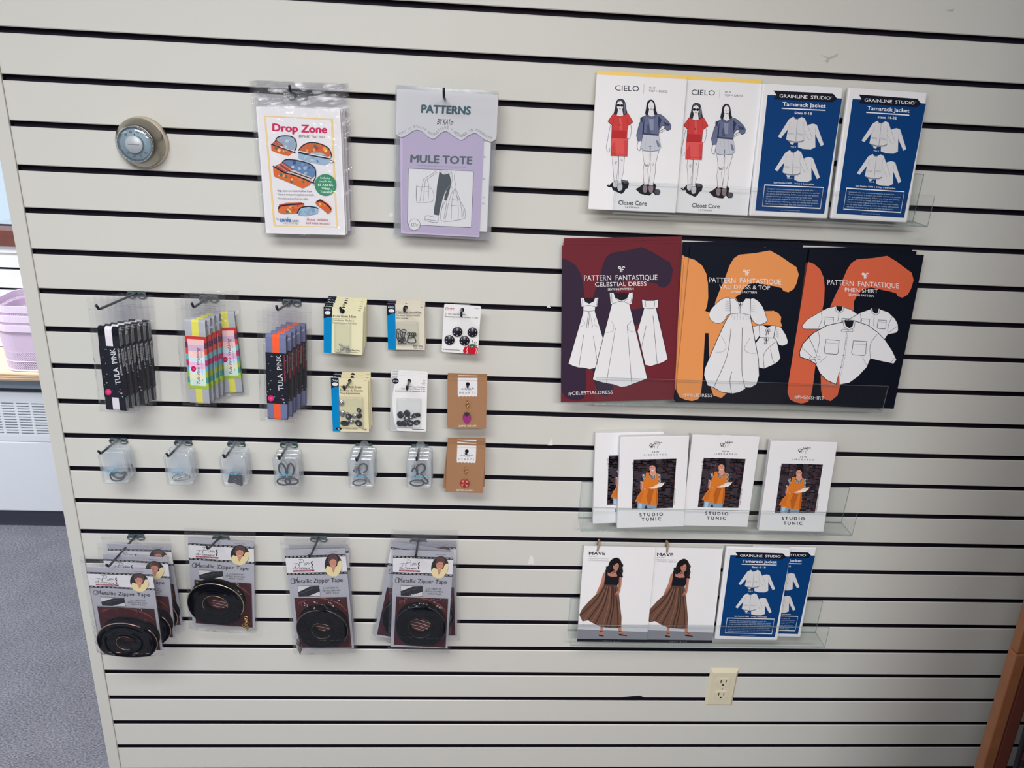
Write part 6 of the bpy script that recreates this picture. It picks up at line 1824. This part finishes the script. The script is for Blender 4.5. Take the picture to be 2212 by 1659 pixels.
def zip_pack(M, ZW, ZH, label, colour, cc, ro, sq, flat, depth, seed, hole, bagtop=0.040, pulls=None, group=None):
    r = thing('zipper_tape_pack', label, 'zipper tape', M, group)
    k_ = ZW / 0.1215; cc = (cc[0] * k_, cc[1] * k_); ro *= k_
    mb = MB(); mb.box(-ZW / 2, ZW / 2, 0, 0.0006, 0, ZH, ZCARD); c = Canvas(mb, Q_Z, ZW, ZH); art_zip(c, colour); mb.build('insert_card', r)
    a, b = coil(cc[0], cc[1], ro, 0, depth, TEETH[colour], seed, flat, sq, hole)
    o = a.build('tape_roll', r); b.build('metal_teeth', o)
    if pulls:
        q = random.Random(seed); px, pz = pulls
        for k in range(5):
            mb = MB(); m_ = TEETH[colour] if colour != 'YELLOW GOLD' else GOLD
            cx, cz = px + q.uniform(-.004, .004), pz + k * .007
            mb.tube(ring_path(cx, cz, -.006 - .001 * (k % 3), .0028, .0040, 12, 0, 2 * PI, q.uniform(0, 3)), 0.0010, m_, 6); mb.box(cx - .0022, cx + .0022, -.008, -.0045, cz - .0075, cz - .0030, m_, bev=.0008); mb.build('zipper_pull', r)
    mb = MB(); bag(mb, -ZW / 2 - 0.006, ZW / 2 + 0.006, -0.006, ZH + bagtop, -depth - .0012, 0.0016, (0.01, 0.42), seed, 0.0016, ribs=(ZH + bagtop - .012, ZH + bagtop - .015)); mb.build('bag', r)
    return r


ZG = 'zipper tape bags in '
M, w, h = place(Z7([(38, 470), (828, 520), (985, 1500), (212, 1480)]), 0.118, 0.098)
r = zip_pack(M, w, h, 'bag of rose gold metallic zipper tape, front one at the end of its long hook', 'ROSE GOLD', (0.001, 0.040), 0.053, 1.05, .66, 0.023, 1, 0.30, 0.034, None, ZG + 'rose gold')
copy_thing(r, 'bag of rose gold metallic zipper tape, second on its long hook', shift(M, .017, .031, .008, .02)); copy_thing(r, 'bag of rose gold metallic zipper tape, rearmost on its long hook', shift(M, .024, .062, .012, -.03))
M, w, h = place(Z7([(1332, 125), (2118, 175), (2075, 1230), (1295, 1185)]), 0.018, 0.016)
zip_pack(M, w, h, 'single bag of yellow gold metallic zipper tape with gold pulls', 'YELLOW GOLD', (-0.008, 0.068), 0.051, 1.02, .92, 0.024, 2, 0.42, 0.030, (0.050, 0.006), ZG + 'yellow gold')
M, w, h = place(Z8([(105, 250), (805, 245), (868, 1400), (200, 1430)]), 0.046, 0.042)
r = zip_pack(M, w, h, 'bag of bronze metallic zipper tape, front one on its hook', 'BRONZE', (0.001, 0.070), 0.052, 1.0, .90, 0.025, 3, 0.36, 0.034, (-0.054, 0.004), ZG + 'bronze')
copy_thing(r, 'bag of bronze metallic zipper tape, rear one on its hook', shift(M, -.002, .0310, -.012, .012))
M, w, h = place(Z8([(1333, 255), (2018, 280), (2010, 1410), (1335, 1385)]), 0.060, 0.058)
r = zip_pack(M, w, h, 'bag of gun metal metallic zipper tape, front one on its hook', 'GUN METAL', (0.000, 0.070), 0.052, 1.03, .92, 0.022, 4, 0.44, 0.034, None, ZG + 'gun metal')
T_ = lambda ro, dx, dy, dz: M @ Matrix.Translation((dx, dy, dz)) @ Matrix.Translation((0, 0, h)) @ Matrix.Rotation(ro, 4, 'Y') @ Matrix.Translation((0, 0, -h))
copy_thing(r, 'bag of gun metal metallic zipper tape, swung sideways in the middle of its hook', T_(.14, -.006, .0275, -.006)); copy_thing(r, 'bag of gun metal metallic zipper tape, rearmost on its hook', T_(-.07, .004, .0545, -.014))

# ------------------------------------------------------------------ beside the wall: wooden post and plaid cloth
OAK = mat('stained_pine', (150, 98, 66), 0.5, var=0.22, scale=22); OAKD = mat('dark_stained_pine', (104, 58, 48), 0.55, var=0.2, scale=22); OAKL = mat('light_pine_edge', (186, 128, 88), 0.5, var=0.15, scale=30)
Mp = Matrix.Translation((2.048, -0.20, 0)) @ Matrix.Rotation(-0.048, 4, 'Y')
r = thing('wooden_post', 'stained wooden post of a display rack leaning beside the slatted wall', 'post', Mp)
mb = MB(); mb.box(0.0, 0.027, 0.0, 0.026, 0.0, 0.640, OAK, bev=0.003); mb.build('lower_board', r)
mb = MB(); mb.box(0.003, 0.034, 0.004, 0.028, 0.6405, 1.35, OAK, bev=0.003); mb.build('upper_board', r)
mb = MB(); mb.box(0.0345, 0.064, 0.006, 0.040, 0.0, 1.35, OAKD, bev=0.003); mb.build('rear_board', r)


def plaid():
    m = bpy.data.materials.new('buffalo_plaid'); m.use_nodes = True
    nt = m.node_tree; N = nt.nodes.new; L = nt.links.new; b = nt.nodes['Principled BSDF']
    tc = N('ShaderNodeTexCoord'); sp = N('ShaderNodeSeparateXYZ'); L(tc.outputs['Object'], sp.inputs[0]); o = []
    for ax in ('X', 'Z'):
        mu = N('ShaderNodeMath'); mu.operation = 'MULTIPLY'; mu.inputs[1].default_value = 1 / 0.040; L(sp.outputs[ax], mu.inputs[0])
        fr = N('ShaderNodeMath'); fr.operation = 'FRACT'; L(mu.outputs[0], fr.inputs[0])
        gt = N('ShaderNodeMath'); gt.operation = 'GREATER_THAN'; gt.inputs[1].default_value = 0.5; L(fr.outputs[0], gt.inputs[0]); o.append(gt)
    ad = N('ShaderNodeMath'); ad.operation = 'ADD'; L(o[0].outputs[0], ad.inputs[0]); L(o[1].outputs[0], ad.inputs[1])
    dv = N('ShaderNodeMath'); dv.operation = 'MULTIPLY'; dv.inputs[1].default_value = 0.5; L(ad.outputs[0], dv.inputs[0])
    cr = N('ShaderNodeValToRGB'); cr.color_ramp.interpolation = 'CONSTANT'; e = cr.color_ramp.elements
    e[0].position = 0; e[0].color = rgb((20, 16, 22)); e[1].position = 0.3; e[1].color = rgb((96, 18, 46)); k = e.new(0.8); k.color = rgb((214, 30, 74))
    L(dv.outputs[0], cr.inputs[0]); L(cr.outputs[0], b.inputs['Base Color']); b.inputs['Roughness'].default_value = 0.9
    return m


Mc = Matrix.Translation((2.074, -0.275, 0)) @ Matrix.Rotation(-0.085, 4, 'Y')
r = thing('plaid_cloth', 'black and crimson checked cloth panel with a black bound edge beside the wooden post', 'cloth', Mc)
mb = MB(); mb.box(0.0085, 0.30, 0.0, 0.013, 0.026, 0.70, plaid(), bev=0.004); mb.build('cloth_body', r)
mb = MB(); mb.box(0.0, 0.008, 0.001, 0.012, 0.001, 0.695, mat('black_binding', (18, 16, 22), 0.85), bev=0.003); mb.build('bound_edge', r)


# unseen shelf rack, added to keep the lamps off the far part of the wall
r = thing('added_shade_rack', 'added unseen wooden shelf rack that shades the wall, beyond the leaning post', 'rack', Matrix.Translation((2.08, -1.30, 0)))
mb = MB(); mb.box(-0.33, -0.305, -0.60, 0.60, 0.0, 2.48, OAK); mb.build('back_panel', r)
for y in (-0.60, 0.575):
    mb = MB(); mb.box(-0.3045, 0.32, y, y + 0.025, 0.0, 2.48, OAK); mb.build('side_panel', r)
for z in (0.06, 0.54, 1.02, 1.50, 1.98, 2.44):
    mb = MB(); mb.box(-0.3045, 0.315, -0.5745, 0.5745, z, z + 0.022, OAK); mb.build('shelf_board', r)
